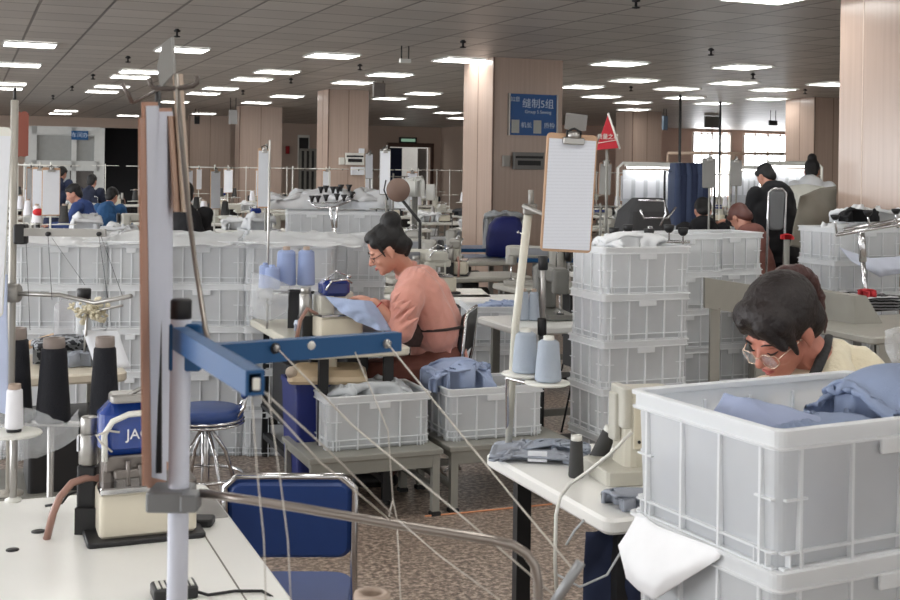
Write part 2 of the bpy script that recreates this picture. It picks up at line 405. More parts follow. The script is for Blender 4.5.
# exit sign, notice frame and bits on the back wall
g = thing('exit_sign', 'small green and black exit sign above the far double door', 'sign', UV((ud0+ud1)/2-.1, V1-.06, 2.58), YAW)
MB().box((0, 0, 0), (.62, .06, .2)).build('sign_box', DARK, g)
MB().box((0, -.035, 0), (.5, .01, .1)).build('sign_face', emis('exit_glow', (120, 150, 130), .6), g)
def wall_frame(px, py, wpx, hpx, label, fm, inner, v=V1):
    uc = u_on(px, v); Y = UV(uc, v).y; z = P(px, py, Y).z
    t = thing('notice_frame', label, 'picture frame', UV(uc, v-.03, z), YAW)
    w, h = wpx/F*Y, hpx/F*Y
    MB().box((0, 0, 0), (w, .04, h)).build('frame', fm, t); MB().box((0, -.022, 0), (w*.8, .01, h*.84)).build('sheet', inner, t)
wall_frame(463, 157, 17, 24, 'dark red framed notice on the tan wall, left of the big near column', mat('dark_red', (92, 38, 34)), mat('tan_sheet', (176, 156, 140)))
wall_frame(303, 152, 12, 34, 'tall white framed glass pane on the back wall beside the left tan column', WHITE, DARK)
wall_frame(287, 150, 4, 8, 'tiny red alarm box on the back wall right of the left tan column', mat('dark_red2', (130, 40, 36)), REDF)
# grey windowed partition of the back left
def partition(name, pxa, pxb, v, z, label, cat, cells, fm=GREYM, gm=DARK):
    a, b = u_on(pxa, v), u_on(pxb, v); w = b-a
    t = thing(name, label, cat, UV((a+b)/2, v, 0), YAW)
    mb = MB(); mb.box((0, 0, .5), (w, .06, 1.0))
    for k in range(cells+1): mb.box((-w/2+w*k/cells, 0, z/2), (.06, .07, z))
    for q in (1.0, (1+z)/2, z-.03): mb.box((0, 0, q), (w, .07, .06))
    mb.build('frame', fm, t)
    for k in range(cells): MB().box((-w/2+w*(k+.5)/cells, 0, (1+z)/2), (w/cells-.05, .02, z-1)).build('pane', gm, t)
    return t
partition('window_screen', 300, 315, 30, 2.1, 'grey mullioned screen left of the second tan column', 'partition', 3)
# white glazed cabin at far left with its blue sign
v = 28.0; a, b = u_on(31, v), u_on(99, v); w = b-a; zt = P(60, 127, UV((a+b)/2, v).y).z
t = thing('glazed_cabin', 'white framed glazed office cabin with a grey door at the far left', 'cabin', UV((a+b)/2, v, 0), YAW)
mb = MB()
for x, ww in ((-w/2, .22), (-w*.05+.25, .1), (w/2, .22)): mb.box((x, 0, zt/2), (ww, .12, zt))
for z, hh in ((zt-.08, .18), (zt-.86, .22), (.1, .2)): mb.box((0, 0, z), (w, .12, hh))
mb.build('frame', mat('cabin_white', (200, 202, 200), .5), t)
MB().box((-w*.25, .02, zt*.33), (w*.4, .05, zt*.62)).build('door', mat('cabin_door', (172, 174, 172), .5), t)
MB().box((w*.25, .05, zt*.33), (w*.36, .02, zt*.64)).build('pane', mat('cabin_glass_grey', (96, 92, 90), .2), t)
MB().box((0, .05, zt-.5), (w, .02, .62)).build('pane', mat('cabin_glass_top', (150, 152, 150), .15), t)
MB().box((w/2, 1.5, zt/2), (.1, 3, zt)).build('side_panel', mat('cabin_white', (200, 202, 200)), t)
MB().box((0, 3, zt/2), (w, .1, zt)).build('back_panel', mat('cabin_white', (200, 202, 200)), t)
s_ = thing('cabin_sign', 'small blue sign over the door of the white glazed cabin', 'sign', UV(u_on(79, v), v-.09, P(79, 135, UV(a, v).y).z), YAW)
MB().box((0, 0, 0), (.36, .03, .2)).build('sign_board', BLUEP, s_)
SIGNW = mat('sign_lettering', (190, 205, 225), .6)
def text(body, size, loc, parent, m, rot=(math.pi/2, 0, 0), name='lettering', ext=.002, sx=1.0):
    cu = bpy.data.curves.new(name, 'FONT'); cu.body = body; cu.size = size; cu.align_x = 'CENTER'; cu.align_y = 'CENTER'; cu.extrude = ext
    o = bpy.data.objects.new(name, cu); C.objects.link(o); o.location = loc; o.rotation_euler = rot; o.scale = (sx, 1, 1); cu.materials.append(m); bpy.context.view_layer.update()
    me = bpy.data.meshes.new_from_object(o.evaluated_get(bpy.context.evaluated_depsgraph_get()))
    q = bpy.data.objects.new(name, me); C.objects.link(q); q.location = loc; q.rotation_euler = rot; q.scale = (sx, 1, 1); q.parent = parent
    bpy.data.objects.remove(o); return q
text('车间办', .12, (0, -.018, 0), s_, SIGNW)

# columns: u,v from the image of the near vertical edge, side s
def column(px_edge, py_top, s, label, w_panels=2, sv=None, tone=TAN):
    D = -( -(px_edge-450)*math.sin(ROLL)+(py_top-170)*math.cos(ROLL)); Y = (CEIL-EYE)*F/D
    p = P(px_edge, py_top, Y); sv = sv or s
    t = thing('tan_column', label, 'column', (p.x, p.y, 0), YAW)
    mb = MB(); mb.box((s/2, sv/2, CEIL/2), (s, sv, CEIL)); mb.build('column_cladding', tone, t)
    mb = MB(); k = mat('joint_dark', (120, 98, 86), .6)
    if w_panels == 2: mb.box((s/2, 0, CEIL/2), (.012, .006, CEIL))
    mb.box((0, sv/2, CEIL/2), (.006, .012, CEIL)).box((0, 0, CEIL/2), (.02, .02, CEIL)).build('joint_strip', k, t)
    return t, p
colA, pA = column(494, 57, .98, 'largest tan column in the middle, carrying the blue sign', 1)
colB, pB = column(329, 89, .76, 'tan column left of centre with a small white box on its face')
colC, pC = column(633, 111, .78, 'tan column behind the red pennant, in front of the bright windows')
colD, pD = column(815, 97, .85, 'tan column just left of the nearest column at the right edge')
colE, pE = column(240, 106, 1.02, 'plain tan column further left, behind a hanging clipboard', sv=.5)
colG, pG = column(190, 115, 1.15, 'farthest tan column, beside the striped foreground boards', sv=.3)
# nearest column at right: left face shows from 838 to past the frame
pFe = P(838, 200, 9.7)
t = thing('tan_column', 'huge near tan column at the right edge of the picture', 'column', (pFe.x+.85*math.sin(YAW), pFe.y-.85*math.cos(YAW), 0), YAW)
MB().box((.45, .425, CEIL/2), (.9, .85, CEIL)).build('column_cladding', TAN, t)
MB().box((0, .58, CEIL/2), (.004, .01, CEIL)).box((.45, 0, CEIL/2), (.012, .006, CEIL)).build('joint_strip', mat('joint_light', (214, 196, 182), .5), t)

# blue sign on the big column
def on_front(p0, px, py, Yoff=0):
    """point of the column's front face (through p0 along U) seen at px,py"""
    a = (px-450)/F; d = Vector((a, 1, 0)); n = V; t = Vector((p0.x, p0.y, 0)).dot(n)/d.dot(n); q = d*t
    return P(px, py, q.y)
q = on_front(pA, 532, 115); ppm = F/q.y
s_ = thing('blue_sign', 'blue sign with white Chinese lettering on the large middle column', 'sign', (q.x-.02*V.x, q.y-.02*V.y, q.z), YAW)
sw, sh = 49/ppm/math.cos(YAW), 41/ppm
MB().box((0, 0, 0), (sw, .03, sh)).build('sign_board', mat('sign_blue', (22, 78, 140), .35, var=.05), s_)
for x in (-sw/2, sw/2): MB().box((x, -.005, 0), (.018, .05, sh+.01)).build('frame_rail', STEEL, s_)
SIGNW = mat('sign_lettering', (190, 205, 225), .6)
text('缝制5组', sh*.25, (sw*.10, -.018, sh*.26), s_, SIGNW, sx=.98)
text('Group 5 Sewing', sh*.115, (sw*.10, -.018, sh*.07), s_, SIGNW, sx=.95)
text('如意', sh*.13, (-sw*.38, -.018, sh*.36), s_, SIGNW)
text('机长', sh*.15, (-sw*.14, -.018, -sh*.26), s_, SIGNW)
text('质检', sh*.15, (sw*.34, -.018, -sh*.26), s_, SIGNW)
for x in (-sw*.37, sw*.09): MB().box((x, -.017, -sh*.29), (sw*.16, .006, sh*.32)).build('portrait_card', mat('portrait_card', (170, 172, 168)), s_)
def col_box(p0, px, py, wp, hp, label, name, cat, m, slot=None):
    q = on_front(p0, px, py); k = q.y/F
    t = thing(name, label, cat, (q.x-.036*V.x, q.y-.036*V.y, q.z), YAW)
    w_, h_ = wp*k/math.cos(YAW), hp*k
    cs = MB().slab((0, 0, 0), (w_, .06, h_), .01, .004).build('case', m, t)
    if slot:
        MB().box((0, -.033, h_*.22), (w_*.9, .01, h_*.14)).build('slot', DARK, cs)
        MB().box((0, -.033, -h_*.12), (w_*.75, .01, h_*.28)).build('display', slot, cs)
    return t
col_box(pA, 527, 161, 31, 17, 'grey electronic display box on the large middle column', 'display_box', 'display', mat('box_grey', (120, 118, 116)), DARK)
col_box(pA, 505, 161, 7, 11, 'small pale switch plate beside the display box on the large column', 'switch_plate', 'switch', mat('plate_pale', (150, 146, 140)))
col_box(pB, 354, 159, 18, 12, 'white electronic box on the front of the left-centre column', 'display_box', 'display', WHITE, DARK)
col_box(pB, 341, 161, 5, 7, 'white switch plate left of the box on the left-centre column', 'switch_plate', 'switch', WHITE)
col_box(pB, 357, 171, 13, 8, 'pale sheet of paper below the white box on the left-centre column', 'paper_notice', 'paper', PAPER)
col_box(pB, 361, 151, 5, 5, 'tiny white card above the box on the left-centre column', 'card', 'card', PAPER)

# ---------------------------------------------------------------- ceiling lights
LIGHTM = emis('lit_panel', (255, 253, 248), 7.6)
LFR = mat('light_frame', (180, 180, 176), .5)
cols_u = [.7+1.8*k for k in range(-1, 10)]
meas = [(0, 15.2), (0, 18.4), (0, 22.8), (0, 24.3), (1, 33.3), (1, 35.3), (1, 18.7), (1, 24.2), (1, 19.9), (1, 22.5), (1, 14.9), (2, 27.1), (2, 35.3), (2, 21.9), (2, 23.6), (2, 19.3),
 (2, 14.7), (2, 17.6), (3, 14.4), (3, 32.5), (3, 26.2), (3, 19.1), (3, 23.5), (3, 17.2), (4, 13.8), (4, 21.1), (4, 23.0), (5, 25.5), (5, 13.4), (5, 16.2), (5, 17.9), (6, 27.8), (6, 20.0), (6, 32.0),
 (6, 15.8), (6, 17.4), (7, 19.4), (7, 15.2), (7, 16.7), (7, 21.3), (7, 30.5), (8, 18.8), (8, 23.7), (8, 20.6), (9, 15.0), (9, 18.2)]
uu = [.7, 2.45, 4.3, 5.95, 7.95, 9.6, 11.15, 12.6, 14.05, 15.9]
vis = [(uu[c], v) for c, v in meas]
def lpx(u, v):
    p = UV(u, v); return p.x/p.y
rowv = sorted(vis, key=lambda a: UV(*a).y)
ORD = ['first', 'second', 'third', 'fourth', 'fifth', 'sixth', 'seventh', 'eighth', 'ninth', 'tenth', 'eleventh', 'twelfth', 'thirteenth', 'fourteenth', 'fifteenth', 'sixteenth', 'seventeenth', 'eighteenth', 'nineteenth', 'twentieth']
def make_light(u, v, label, first):
    loc = UV(u, v, CEIL-.012)
    if first is None:
        t = thing('ceiling_light', label, 'ceiling light', loc, YAW, 'square ceiling light panels')
        mb = MB()
        for s in (-1, 1): mb.box((s*.295, 0, 0), (.012, .6, .02)).box((0, s*.295, 0), (.6, .012, .02))
        mb.build('frame', LFR, t); MB().box((0, 0, 0), (.58, .58, .01)).build('diffuser', LIGHTM, t)
        return t
    return copy_tree(first, loc, YAW, label, 'square ceiling light panels')
L0 = None
rows = [rowv[i:i+8] for i in range(0, len(rowv), 8)]
for i, r in enumerate(rows):
    for j, (u, v) in enumerate(sorted(r, key=lambda a: lpx(*a))):
        lab = 'lit square ceiling panel, %s from left among the %s eight from the front' % (ORD[j], ORD[i]) if i else 'lit square ceiling panel, %s from the left of the nearest eight' % ORD[j]
        t = make_light(u, v, lab, L0); L0 = L0 or t
for u in (-4.7, -2.9, -1.1, .7, 2.45, 4.3, 6, 7.9, 9.6):
    for v in (-1.6, 1.6, 4.8, 8.0, 9.6):
        if v < 9 or u < 1: make_light(u, v, 'lit square ceiling panel above the front of the hall, out of view', L0)
# pendants of the sprinkler system and cameras
for k, (px, py) in enumerate([(177, 33), (128, 60), (93, 78), (72, 90), (53, 99), (463, 44), (360, 68), (636, 2), (711, 52), (753, 77), (631, 90), (805, 93), (291, 82), (243, 94)]):
    D = -(-(px-450)*math.sin(ROLL)+(py-4-170)*math.cos(ROLL)); Y = (CEIL-EYE)*F/D; p = P(px, py, Y)
    t = thing('sprinkler_head', 'dark sprinkler head on the ceiling, %s counting from the left edge' % ORD[sorted([177, 128, 93, 72, 53, 463, 360, 636, 711, 753, 631, 805, 291, 243]).index(px)], 'sprinkler', (p.x, p.y, CEIL), 0, 'sprinkler heads')
    MB().lathe([(.02, -.01), (.02, 0)], n=10).lathe([(.035, -.012), (.035, -.03), (.012, -.035), (.012, -.075)], n=10).build('stem', DARK, t)
    MB().lathe([(.008, -.09), (.035, -.085), (.035, -.075), (.012, -.07)], n=10).build('deflector', DARK, t)
def hang_sign(px, py, w, h, Y, label, m, name='hanging_sign', cat='sign'):
    p = P(px, py, Y); t = thing(name, label, cat, (p.x, p.y, p.z), YAW)
    k = Y/F; MB().box((0, 0, 0), (w*k, .06, h*k)).build('case', m, t)
    MB().tube([(-w*k*.35, 0, h*k/2), (-w*k*.35, 0, CEIL-p.z)], .008, 6).tube([(w*k*.35, 0, h*k/2), (w*k*.35, 0, CEIL-p.z)], .008, 6).build('hanger', DARK, t)
hang_sign(712, 122, 17, 11, 30, 'grey hanging box sign below the ceiling before the left bright window', GREYM)
hang_sign(773, 123, 9, 5, 27, 'small dark exit sign hanging before the right bright window', DARK)
hang_sign(197, 120, 5, 8, 30, 'small dark box hanging beside the farthest left column', DARK)
hang_sign(665, 123, 5, 14, 27, 'blue grey narrow sign hanging right of the pennant column', mat('bluegrey', (110, 130, 150)))
hang_sign(379, 90, 12, 14, 19.5, 'grey wall fan shaped box hanging right of the left-centre column', mat('fan_grey', (104, 98, 94)), 'speaker_box', 'speaker')
hang_sign(233, 117, 8, 14, 25, 'grey white speaker box hanging left of the plain tan column', mat('spk', (150, 150, 150)), 'speaker_box', 'speaker')
hang_sign(405, 61, 11, 4, 14, 'small white lamp box on a bracket under the ceiling, centre', WHITE, 'emergency_lamp', 'lamp')
# tall poles and the horizontal rail in front of the bright windows
for px, Y, lab in ((679, 22, 'thin dark pole rising to the ceiling right of the pennant column'), (719, 24, 'thin dark pole in front of the left bright window')):
    p = P(px, 200, Y); solo('ceiling_pole', MB().cyl((p.x, p.y, 0), (p.x, p.y, CEIL), .025, 8), DARK, lab, 'pole')
a = P(668, 153, 28); b = P(800, 154, 28)
t = thing('window_rail', 'long thin cream pipe crossing in front of the bright windows', 'pipe', (a.x, a.y, 0), 0)
W(t).tube([a, b], .035, 8).build('pipe', mat('cream_pipe', (214, 190, 170)), t)
for q in (a, (a+b)/2, b): W(t).tube([q, (q.x, q.y, 0)], .03, 6).build('post', mat('cream_pipe', (214, 190, 170)), t)
# ---------------------------------------------------------------- crates
def crate_parts(L, Wd, H, root, simple=False):
    tp = .012
    R = lambda ins, z, n=4: rrect(L-2*ins, Wd-2*ins, .02, z, n)
    mb = MB()
    mb.loft([R(tp+.004, 0), R(tp, .004), R(.004, H-.002), R(.004, H), R(.0075, H), R(.0075, H-.002), R(tp+.0035, .008)], cap1=True)
    rb = MB()
    nL, nW = (4, 3)
    def strip(x, y, ww, dd, z0, z1):
        rb.box((x, y, (z0+z1)/2), (ww, dd, z1-z0))
    for s in (-1, 1):
        for k in range(nL+1):
            x = (-.5+(.09+.82*k/nL))*L
            strip(x, s*(Wd/2-.006), .006, .014, .0, H-.03)
        for k in range(nW+1):
            y = (-.5+(.11+.78*k/nW))*Wd
            strip(s*(L/2-.006), y, .014, .006, .0, H-.03)
        if not simple:
            for z in (.018, .045):
                strip(0, s*(Wd/2-.007), L-.03, .013, z-.002, z+.002); strip(s*(L/2-.007), 0, .013, Wd-.03, z-.002, z+.002)
            for sx in (-1, 1):
                for dx in (.03, .06):
                    strip(sx*(L/2-dx), s*(Wd/2-.006), .003, .013, 0, .048); strip(sx*(L/2-.006), s*(Wd/2-dx), .013, .003, 0, .048)
                strip(sx*(L/2-.045), s*(Wd/2-.006), .05, .012, H*.52, H*.535)
                strip(sx*(L/2-.006), s*(Wd/2-.04), .012, .045, H*.52, H*.535)
    rm = MB()
    rm.loft([R(.003, H-.034), R(-.006, H-.034), R(-.007, H-.03), R(-.002, H-.028), R(-.002, H-.006), R(-.008, H-.005), R(-.008, H+.001), R(-.004, H+.003), R(.006, H+.003), R(.009, H), R(.009, H-.01), R(.0035, H-.02)], cap0=False, cap1=False)
    body = mb.build('basket', CR, root); rb.build('ribs', CRR, body); rim = rm.build('rim', CRR, root)
    h = MB().box((0, 0, 0), (.12, .006, .03)); 
    for s in (-1, 1):
        MB().slab((0, s*(Wd/2+.004), H-.046), (L*.2, .008, .03), .003, .002).build('grip', CRR, rim)
CRD = (.5, .36, .245); PITCH = .235
CR0 = {}
def crate(loc, rz, label, dims=CRD, group=None, name='storage_crate'):
    key = dims
    if key not in CR0:
        t = thing(name, label, 'crate', loc, rz, group); crate_parts(*dims, t); CR0[key] = t; return t
    return copy_tree(CR0[key], loc, rz, label, group)
LVL = ['bottom', 'second lowest', 'middle', 'second highest', 'top']
def fill(loc, rz, dims, h, m, label, seed, fold=.02, base=.6, name='garment_heap', cat='garments', grp=None, shrink=.04):
    t = thing(name, label, cat, (loc[0], loc[1], loc[2]+.012), rz, grp)
    MB().heap((0, 0), dims[0]-shrink, dims[1]-shrink, 0, h, seed, fold, base=base, round_=.12, sim=fold > .012, nx=36 if fold > .012 else 12, ny=26 if fold > .012 else 10).build('fabric', m, t)
    return t
def stack(p, n, rz, where, dims=CRD, corner='fl', z0=0.0, fills=None, seed=0, bulge=None):
    """p = ground position of the front-left corner"""
    L, Wd, H = dims
    c = Vector((p[0], p[1], 0)) + Matrix.Rotation(rz, 3, 'Z') @ Vector((L/2, Wd/2, 0))
    if not z0:
        pal = thing('crate_dolly', 'low dark dolly under the %s' % where, 'dolly', (c.x, c.y, 0), rz)
        MB().slab((0, 0, .02), (L*.9, Wd*.9, .038), .01).build('deck', DARK, pal); z0 = .04
    for k in range(n):
        nm = LVL[k] if n == 5 else (['bottom', 'middle', 'top'][k] if n == 3 else (['bottom', 'top'][k] if n == 2 else LVL[k]))
        jx = RND.uniform(-.004, .004)
        crate((c.x+jx, c.y-jx, z0+k*PITCH*H/.245), rz, 'white crate, %s of the %s' % (nm, where), dims)
        hh = .13 + .06*RND.random()
        if k < n-1:
            fill((c.x, c.y, z0+k*PITCH*H/.245), rz, (L-.03, Wd-.03), hh*.9, (LGREYF, GREYF, WFAB)[(k+seed) % 3],
                 'garments inside the %s crate of the %s' % (nm, where), seed+k, .008, .9)
        else:
            fill((c.x, c.y, z0+k*PITCH*H/.245), rz, (L-.02, Wd-.02), bulge or .22, fills or WFAB, 'cloth heaped in the top crate of the %s' % where, seed+k, .02, .8)
    return c

# ---------------------------------------------------------------- furniture
def table(loc, rz, L, Wd, z, label, top=TOPW, legm=GREYM, shelf=False, th=.04, r=.04, cat='work table', name='work_table', motor=True, edge=True):
    t = thing(name, label, cat, loc, rz)
    MB().slab((0, 0, z-th/2), (L, Wd, th), r, .008, 5).build('table_top', top, t)
    for sx in (-1, 1):
        for sy in (-1, 1):
            lg = MB().box((sx*(L/2-.09), sy*(Wd/2-.08), (z-th)/2+.012), (.045, .03, z-th-.024)).build('leg', legm, t)
            MB().lathe([(.018, 0), (.02, .012), (.008, .026)], (sx*(L/2-.09), sy*(Wd/2-.08), 0), n=8).build('foot', RUBBER, lg)
    MB().box((L/2-.09, 0, .12), (.04, Wd-.16, .03)).box((-L/2+.09, 0, .12), (.04, Wd-.16, .03)).box((0, Wd/2-.1, .2), (L-.2, .03, .04)).build('brace', legm, t)
    if motor:
        MB().slab((.12, -.02, z-.16), (.16, .14, .2), .02).cyl((.2, -.02, z-.16), (.3, -.02, z-.16), .06, 14).build('motor_box', BLACK, t)
        MB().slab((0, -.1, .1), (.34, .22, .02), .02).cyl((.02, -.0, .12), (.12, 0, z-.2), .006, 6).build('pedal', DARK, t)
    if shelf: MB().slab((0, 0, .26), (L-.2, Wd-.1, .02), .01).build('shelf', legm, t)
    return t
def lockstitch(loc, rz, label, m=MACH, blue=None):
    t = thing('sewing_machine', label, 'sewing machine', loc, rz)
    MB().slab((0, 0, .015), (.46, .17, .03), .02).build('bed', m, t)
    mb = MB().slab((.16, 0, .15), (.11, .13, .25), .03, .012)
    mb.slab((0, 0, .245), (.43, .105, .085), .03, .015).slab((-.19, 0, .215), (.075, .09, .14), .02, .01)
    am = mb.build('arm', m, t)
    MB().cyl((.225, 0, .235), (.262, 0, .235), .055, 18).build('handwheel', DARK, am)
    MB().cyl((-.19, 0, .03), (-.19, 0, .15), .005, 8).slab((-.19, 0, .036), (.03, .05, .008), .004).build('needle_bar', CHROME, t)
    MB().slab((0, -.055, .25), (.2, .006, .05), .005, .002).build('panel', blue or mat('panel_grey', (120, 122, 128), .4), t)
    MB().tube([(-.1, 0, .29), (-.1, 0, .37), (-.14, 0, .385)], .004, 6).ball((-.14, 0, .385), .01, n=6).build('thread_guide', CHROME, am)
    return t
def overlock(loc, rz, label, cover=BLUEH):
    t = thing('overlock_machine', label, 'sewing machine', loc, rz)
    MB().slab((0, 0, .06), (.23, .17, .1), .015, .008).build('base_box', CREAM, t)
    MB().slab((0, 0, .006), (.28, .2, .012), .01).build('base_plate', DARK, t)
    MB().slab((-.01, -.03, .118), (.2, .12, .014), .01).build('throat_plate', CHROME, t)
    mb = MB().slab((-.05, .03, .16), (.08, .09, .1), .012).slab((.02, .03, .2), (.16, .08, .05), .02, .01).cyl((.05, -.02, .12), (.05, -.02, .2), .006)
    mb.build('arm_casting', MACH, t)
    hc_ = MB().slab((.0, .02, .245), (.15, .1, .085), .03, .02, 5).build('head_cover', cover, t)
    MB().tube([(-.07, -.035, .24), (-.04, -.04, .285), (.04, -.04, .29), (.07, -.035, .27)], .006, 6).build('cover_trim', CHROME, hc_)
    MB().cyl((-.14, .05, .1), (-.14, .05, .22), .032, 18).cyl((-.14, .05, .22), (-.14, .05, .25), .026, 18).build('motor', STEEL, t)
    MB().slab((-.14, .05, .055), (.06, .07, .11), .01).build('motor_mount', BLACK, t)
    MB().tube([(-.1, 0, .12), (-.16, -.02, .15), (-.2, -.03, .1), (-.22, -.03, .0)], .01, 8).build('hose', TUBEP, t)
    MB().tube([(-.05, .0, .29), (0, 0, .33), (.07, 0, .3)], .004, 6).ball((.07, 0, .3), .012, n=6).ball((-.05, 0, .29), .012, n=6).build('tension_dial', CHROME, hc_)
    return t
def cone_prof(r0, r1, h): return [(r0*.9, 0), (r0, .004), (r0, .012), (r1*1.02, h*.9), (r1, h*.95), (r1*.7, h)]
def cone(loc, r0, r1, h, m, label, cap=CARD, tilt=None, group=None, capr=.55):
    t = thing('thread_cone', label, 'thread cone', loc, 0, group)
    T = Matrix.Identity(4) if tilt is None else Euler(tilt).to_matrix().to_4x4()
    MB().lathe(cone_prof(r0, r1, h), n=24, M=T).build('thread', m, t)
    MB().lathe([(r1*capr, h*.9), (r1*capr*1.05, h*1.02), (r1*capr, h*1.1), (r1*capr*.6, h*1.1), (r1*capr*.6, h*1.02)], n=18, M=T).build('core', cap, t)
    return t
def stool(loc, rz, label, seat=BLUEV, back=False):
    t = thing('stool', label, 'stool', loc, rz)
    MB().lathe([(.15, .0), (.165, .008), (.17, .03), (.165, .05), (.14, .06)], (0, 0, .45), n=24).build('seat', seat, t)
    MB().lathe([(.168, .0), (.176, .006), (.168, .012)], (0, 0, .452), n=24).lathe([(.168, .0), (.176, .006), (.168, .012)], (0, 0, .435), n=24).build('seat_band', CHROME, t)
    MB().cyl((0, 0, .06), (0, 0, .45), .02, 10).build('column_post', CHROME, t)
    MB().tube([(.17*math.cos(a), .17*math.sin(a), .2) for a in [k*math.pi/10 for k in range(21)]], .008, 6).build('foot_ring', CHROME, t)
    for k in range(4):
        a = k*math.pi/2+.5
        MB().tube([(0, 0, .44), (.1*math.cos(a), .1*math.sin(a), .3), (.2*math.cos(a), .2*math.sin(a), 0)], .009, 6).build('leg', CHROME, t)
    if back:
        MB().slab((0, 0, 0), (.24, .03, .16), .03, .012, M=Matrix.Translation((.0, .17, .64))).build('backrest', seat, t)
        for s in (-1, 1): MB().tube([(s*.08, .12, .45), (s*.09, .17, .52), (s*.09, .185, .62)], .008, 6).build('back_post', CHROME, t)
    return t
def chair(loc, rz, label, seat=BLUEV, back=BLUEV, w=.36, bh=.2, bz=.66, frame=CHROME):
    """faces local +y; the backrest is at local -y"""
    t = thing('chair', label, 'chair', loc, rz)
    MB().slab((0, .17, .44), (w, .36, .045), .08, .015, 5).build('seat', seat, t)
    T = Matrix.Translation((0, -.03, bz)) @ Matrix.Rotation(math.radians(8), 4, 'X')
    MB().slab((0, 0, 0), (w, bh, .035), .035, .012, 5, M=T @ Matrix.Rotation(math.pi/2, 4, 'X')).build('backrest', back, t)
    x = w/2+.006; y0 = -.03
    MB().tube([(-x, .02, .43), (-x, y0-.005, bz-.1), (-x, y0-.02, bz+bh/2-.02), (-x+.03, y0-.025, bz+bh/2+.008), (x-.03, y0-.025, bz+bh/2+.008), (x, y0-.02, bz+bh/2-.02), (x, y0-.005, bz-.1), (x, .02, .43)], .009, 8).build('back_frame', frame, t)
    for s in (-1, 1):
        MB().tube([(s*x, .0, .45), (s*x, .06, .4), (s*x, .34, .0)], .009, 8).build('leg', frame, t)
        MB().tube([(s*(x-.02), .3, .42), (s*(x-.02), .02, .0)], .009, 8).build('leg', frame, t)
    MB().cyl((-x, .3, .06), (x, .3, .06), .007, 8).cyl((-x+.02, .05, .06), (x-.02, .05, .06), .007, 8).build('stretcher', frame, t)
    return t
def clipboard_at(c, w, h, yaw, label, roll=0.0, m=WOOD, pm=PRINT, tilt=0.0, clip=True, cat='clipboard', name='clipboard'):
    """hanging board, face towards local -y"""
    t = thing(name, label, cat, c, yaw)
    T = Matrix.Rotation(roll, 4, 'Y') @ Matrix.Rotation(tilt, 4, 'X')
    T2 = T @ Matrix.Rotation(math.pi/2, 4, 'X')
    b = MB().slab((0, 0, 0), (w, h, .006), .012, .0015, 4, M=T2).build('board', m, t)
    p = MB().box((0, 0, 0), (w*.92, .0015, h*.93), M=T @ Matrix.Translation((-.0, -.005, -h*.012))).build('paper', pm, t)
    if clip:
        cl_ = MB().slab((0, -.012, h*.44), (w*.42, .014, .02), .004, .003, M=T).lathe([(.016, 0), (.02, .006), (.016, .02)], (0, -.008, h*.46), (0, 0, 1), 12, M=T).build('clip', STEEL, t)
        MB().tube([(-.018, -.01, h*.47), (-.02, -.012, h*.52), (0, -.012, h*.545), (.02, -.012, h*.52), (.018, -.01, h*.47)], .0035, 6, M=T).build('clip_lever', DARK, cl_)
    return t
def bench(loc, rz, L, Wd, z, label, m=BENCH):
    t = thing('low_bench', label, 'bench', loc, rz)
    MB().slab((0, 0, z-.0125), (L, Wd, .025), .006).box((0, 0, z-.04), (L-.03, Wd-.03, .03)).build('bench_top', m, t)
    for sx in (-1, 1):
        for sy in (-1, 1):
            MB().box((sx*(L/2-.03), sy*(Wd/2-.03), (z-.025)/2+.01), (.035, .035, z-.045)).build('leg', m, t)
            MB().box((sx*(L/2-.03), sy*(Wd/2-.03), .008), (.045, .045, .016)).build('foot', RUBBER, t)
    MB().box((0, Wd/2-.03, .12), (L-.06, .025, .03)).box((0, -Wd/2+.03, z-.07), (L-.06, .025, .03)).box((-L/2+.03, 0, .12), (.025, Wd-.06, .03)).box((L/2-.03, 0, .12), (.025, Wd-.06, .03)).build('rail', m, t)
    return t
def thread_stand(loc, rz, label, h=.86, m=WHITE, wide=.5, cones=2, ct=WT, pm=None, discs=True):
    """base on a table top at loc"""
    t = thing('thread_stand', label, 'thread stand', loc, rz)
    MB().lathe([(.035, 0), (.035, .006), (.014, .015)], n=12).cyl((0, 0, .005), (0, 0, h), .009, 8).build('pole', m, t)
    tb_ = MB().tube([(-wide/2, 0, h-.03), (wide/2, 0, h-.03)], .006, 6).build('top_bar', m, t)
    sa_ = MB().slab((0, 0, h*.36), (wide*.9, .03, .008), .01, .002).build('spool_arm', m, t)
    for k in range(cones):
        x = (-.5+(k+.5)/cones)*wide*.9
        MB().lathe([(.05, h*.36+.004), (.052, h*.36+.007), (.05, h*.36+.01)], (x, 0, 0), n=14).build('spool_disc', m, sa_)
    for k in range(3):
        x = (-.5+(k+.5)/3)*wide
        MB().tube([(x, 0, h-.03), (x, -.02, h-.045), (x, -.035, h-.03)], .004, 5).build('eyelet', DARK, tb_)
    return t
# ---------------------------------------------------------------- near left table and what stands on it
z = .76
A = G(207, 483, z); 
Lt, Wt = 1.9, 2.1     # along V (towards the camera), along U
ctr = Vector((A.x, A.y, 0)) - U*(Wt/2) - V*(Lt/2)
tabL = table((ctr.x, ctr.y, 0), YAW, Wt, Lt, z, 'big white sewing table in the left foreground with a cream machine on it', r=.03, motor=False)
MB().box((Wt/2-.09, .2, z+.0006), (.003, Lt-.5, .0012)).build('seam', mat('seam_dark', (110, 106, 98)), tabL)
MB().slab((Wt/2-.055, Lt/2-.2, z+.001), (.09, .26, .003), .005, .001).build('edge_plate', STEEL, tabL)
MB().lathe([(.016, 0), (.016, .002)], (Wt/2-.44, Lt/2-.3, z), n=14).build('table_hole', DARK, tabL)
MB().lathe([(.014, 0), (.014, .002)], (Wt/2-.5, Lt/2-.42, z), n=14).build('table_hole', DARK, tabL)
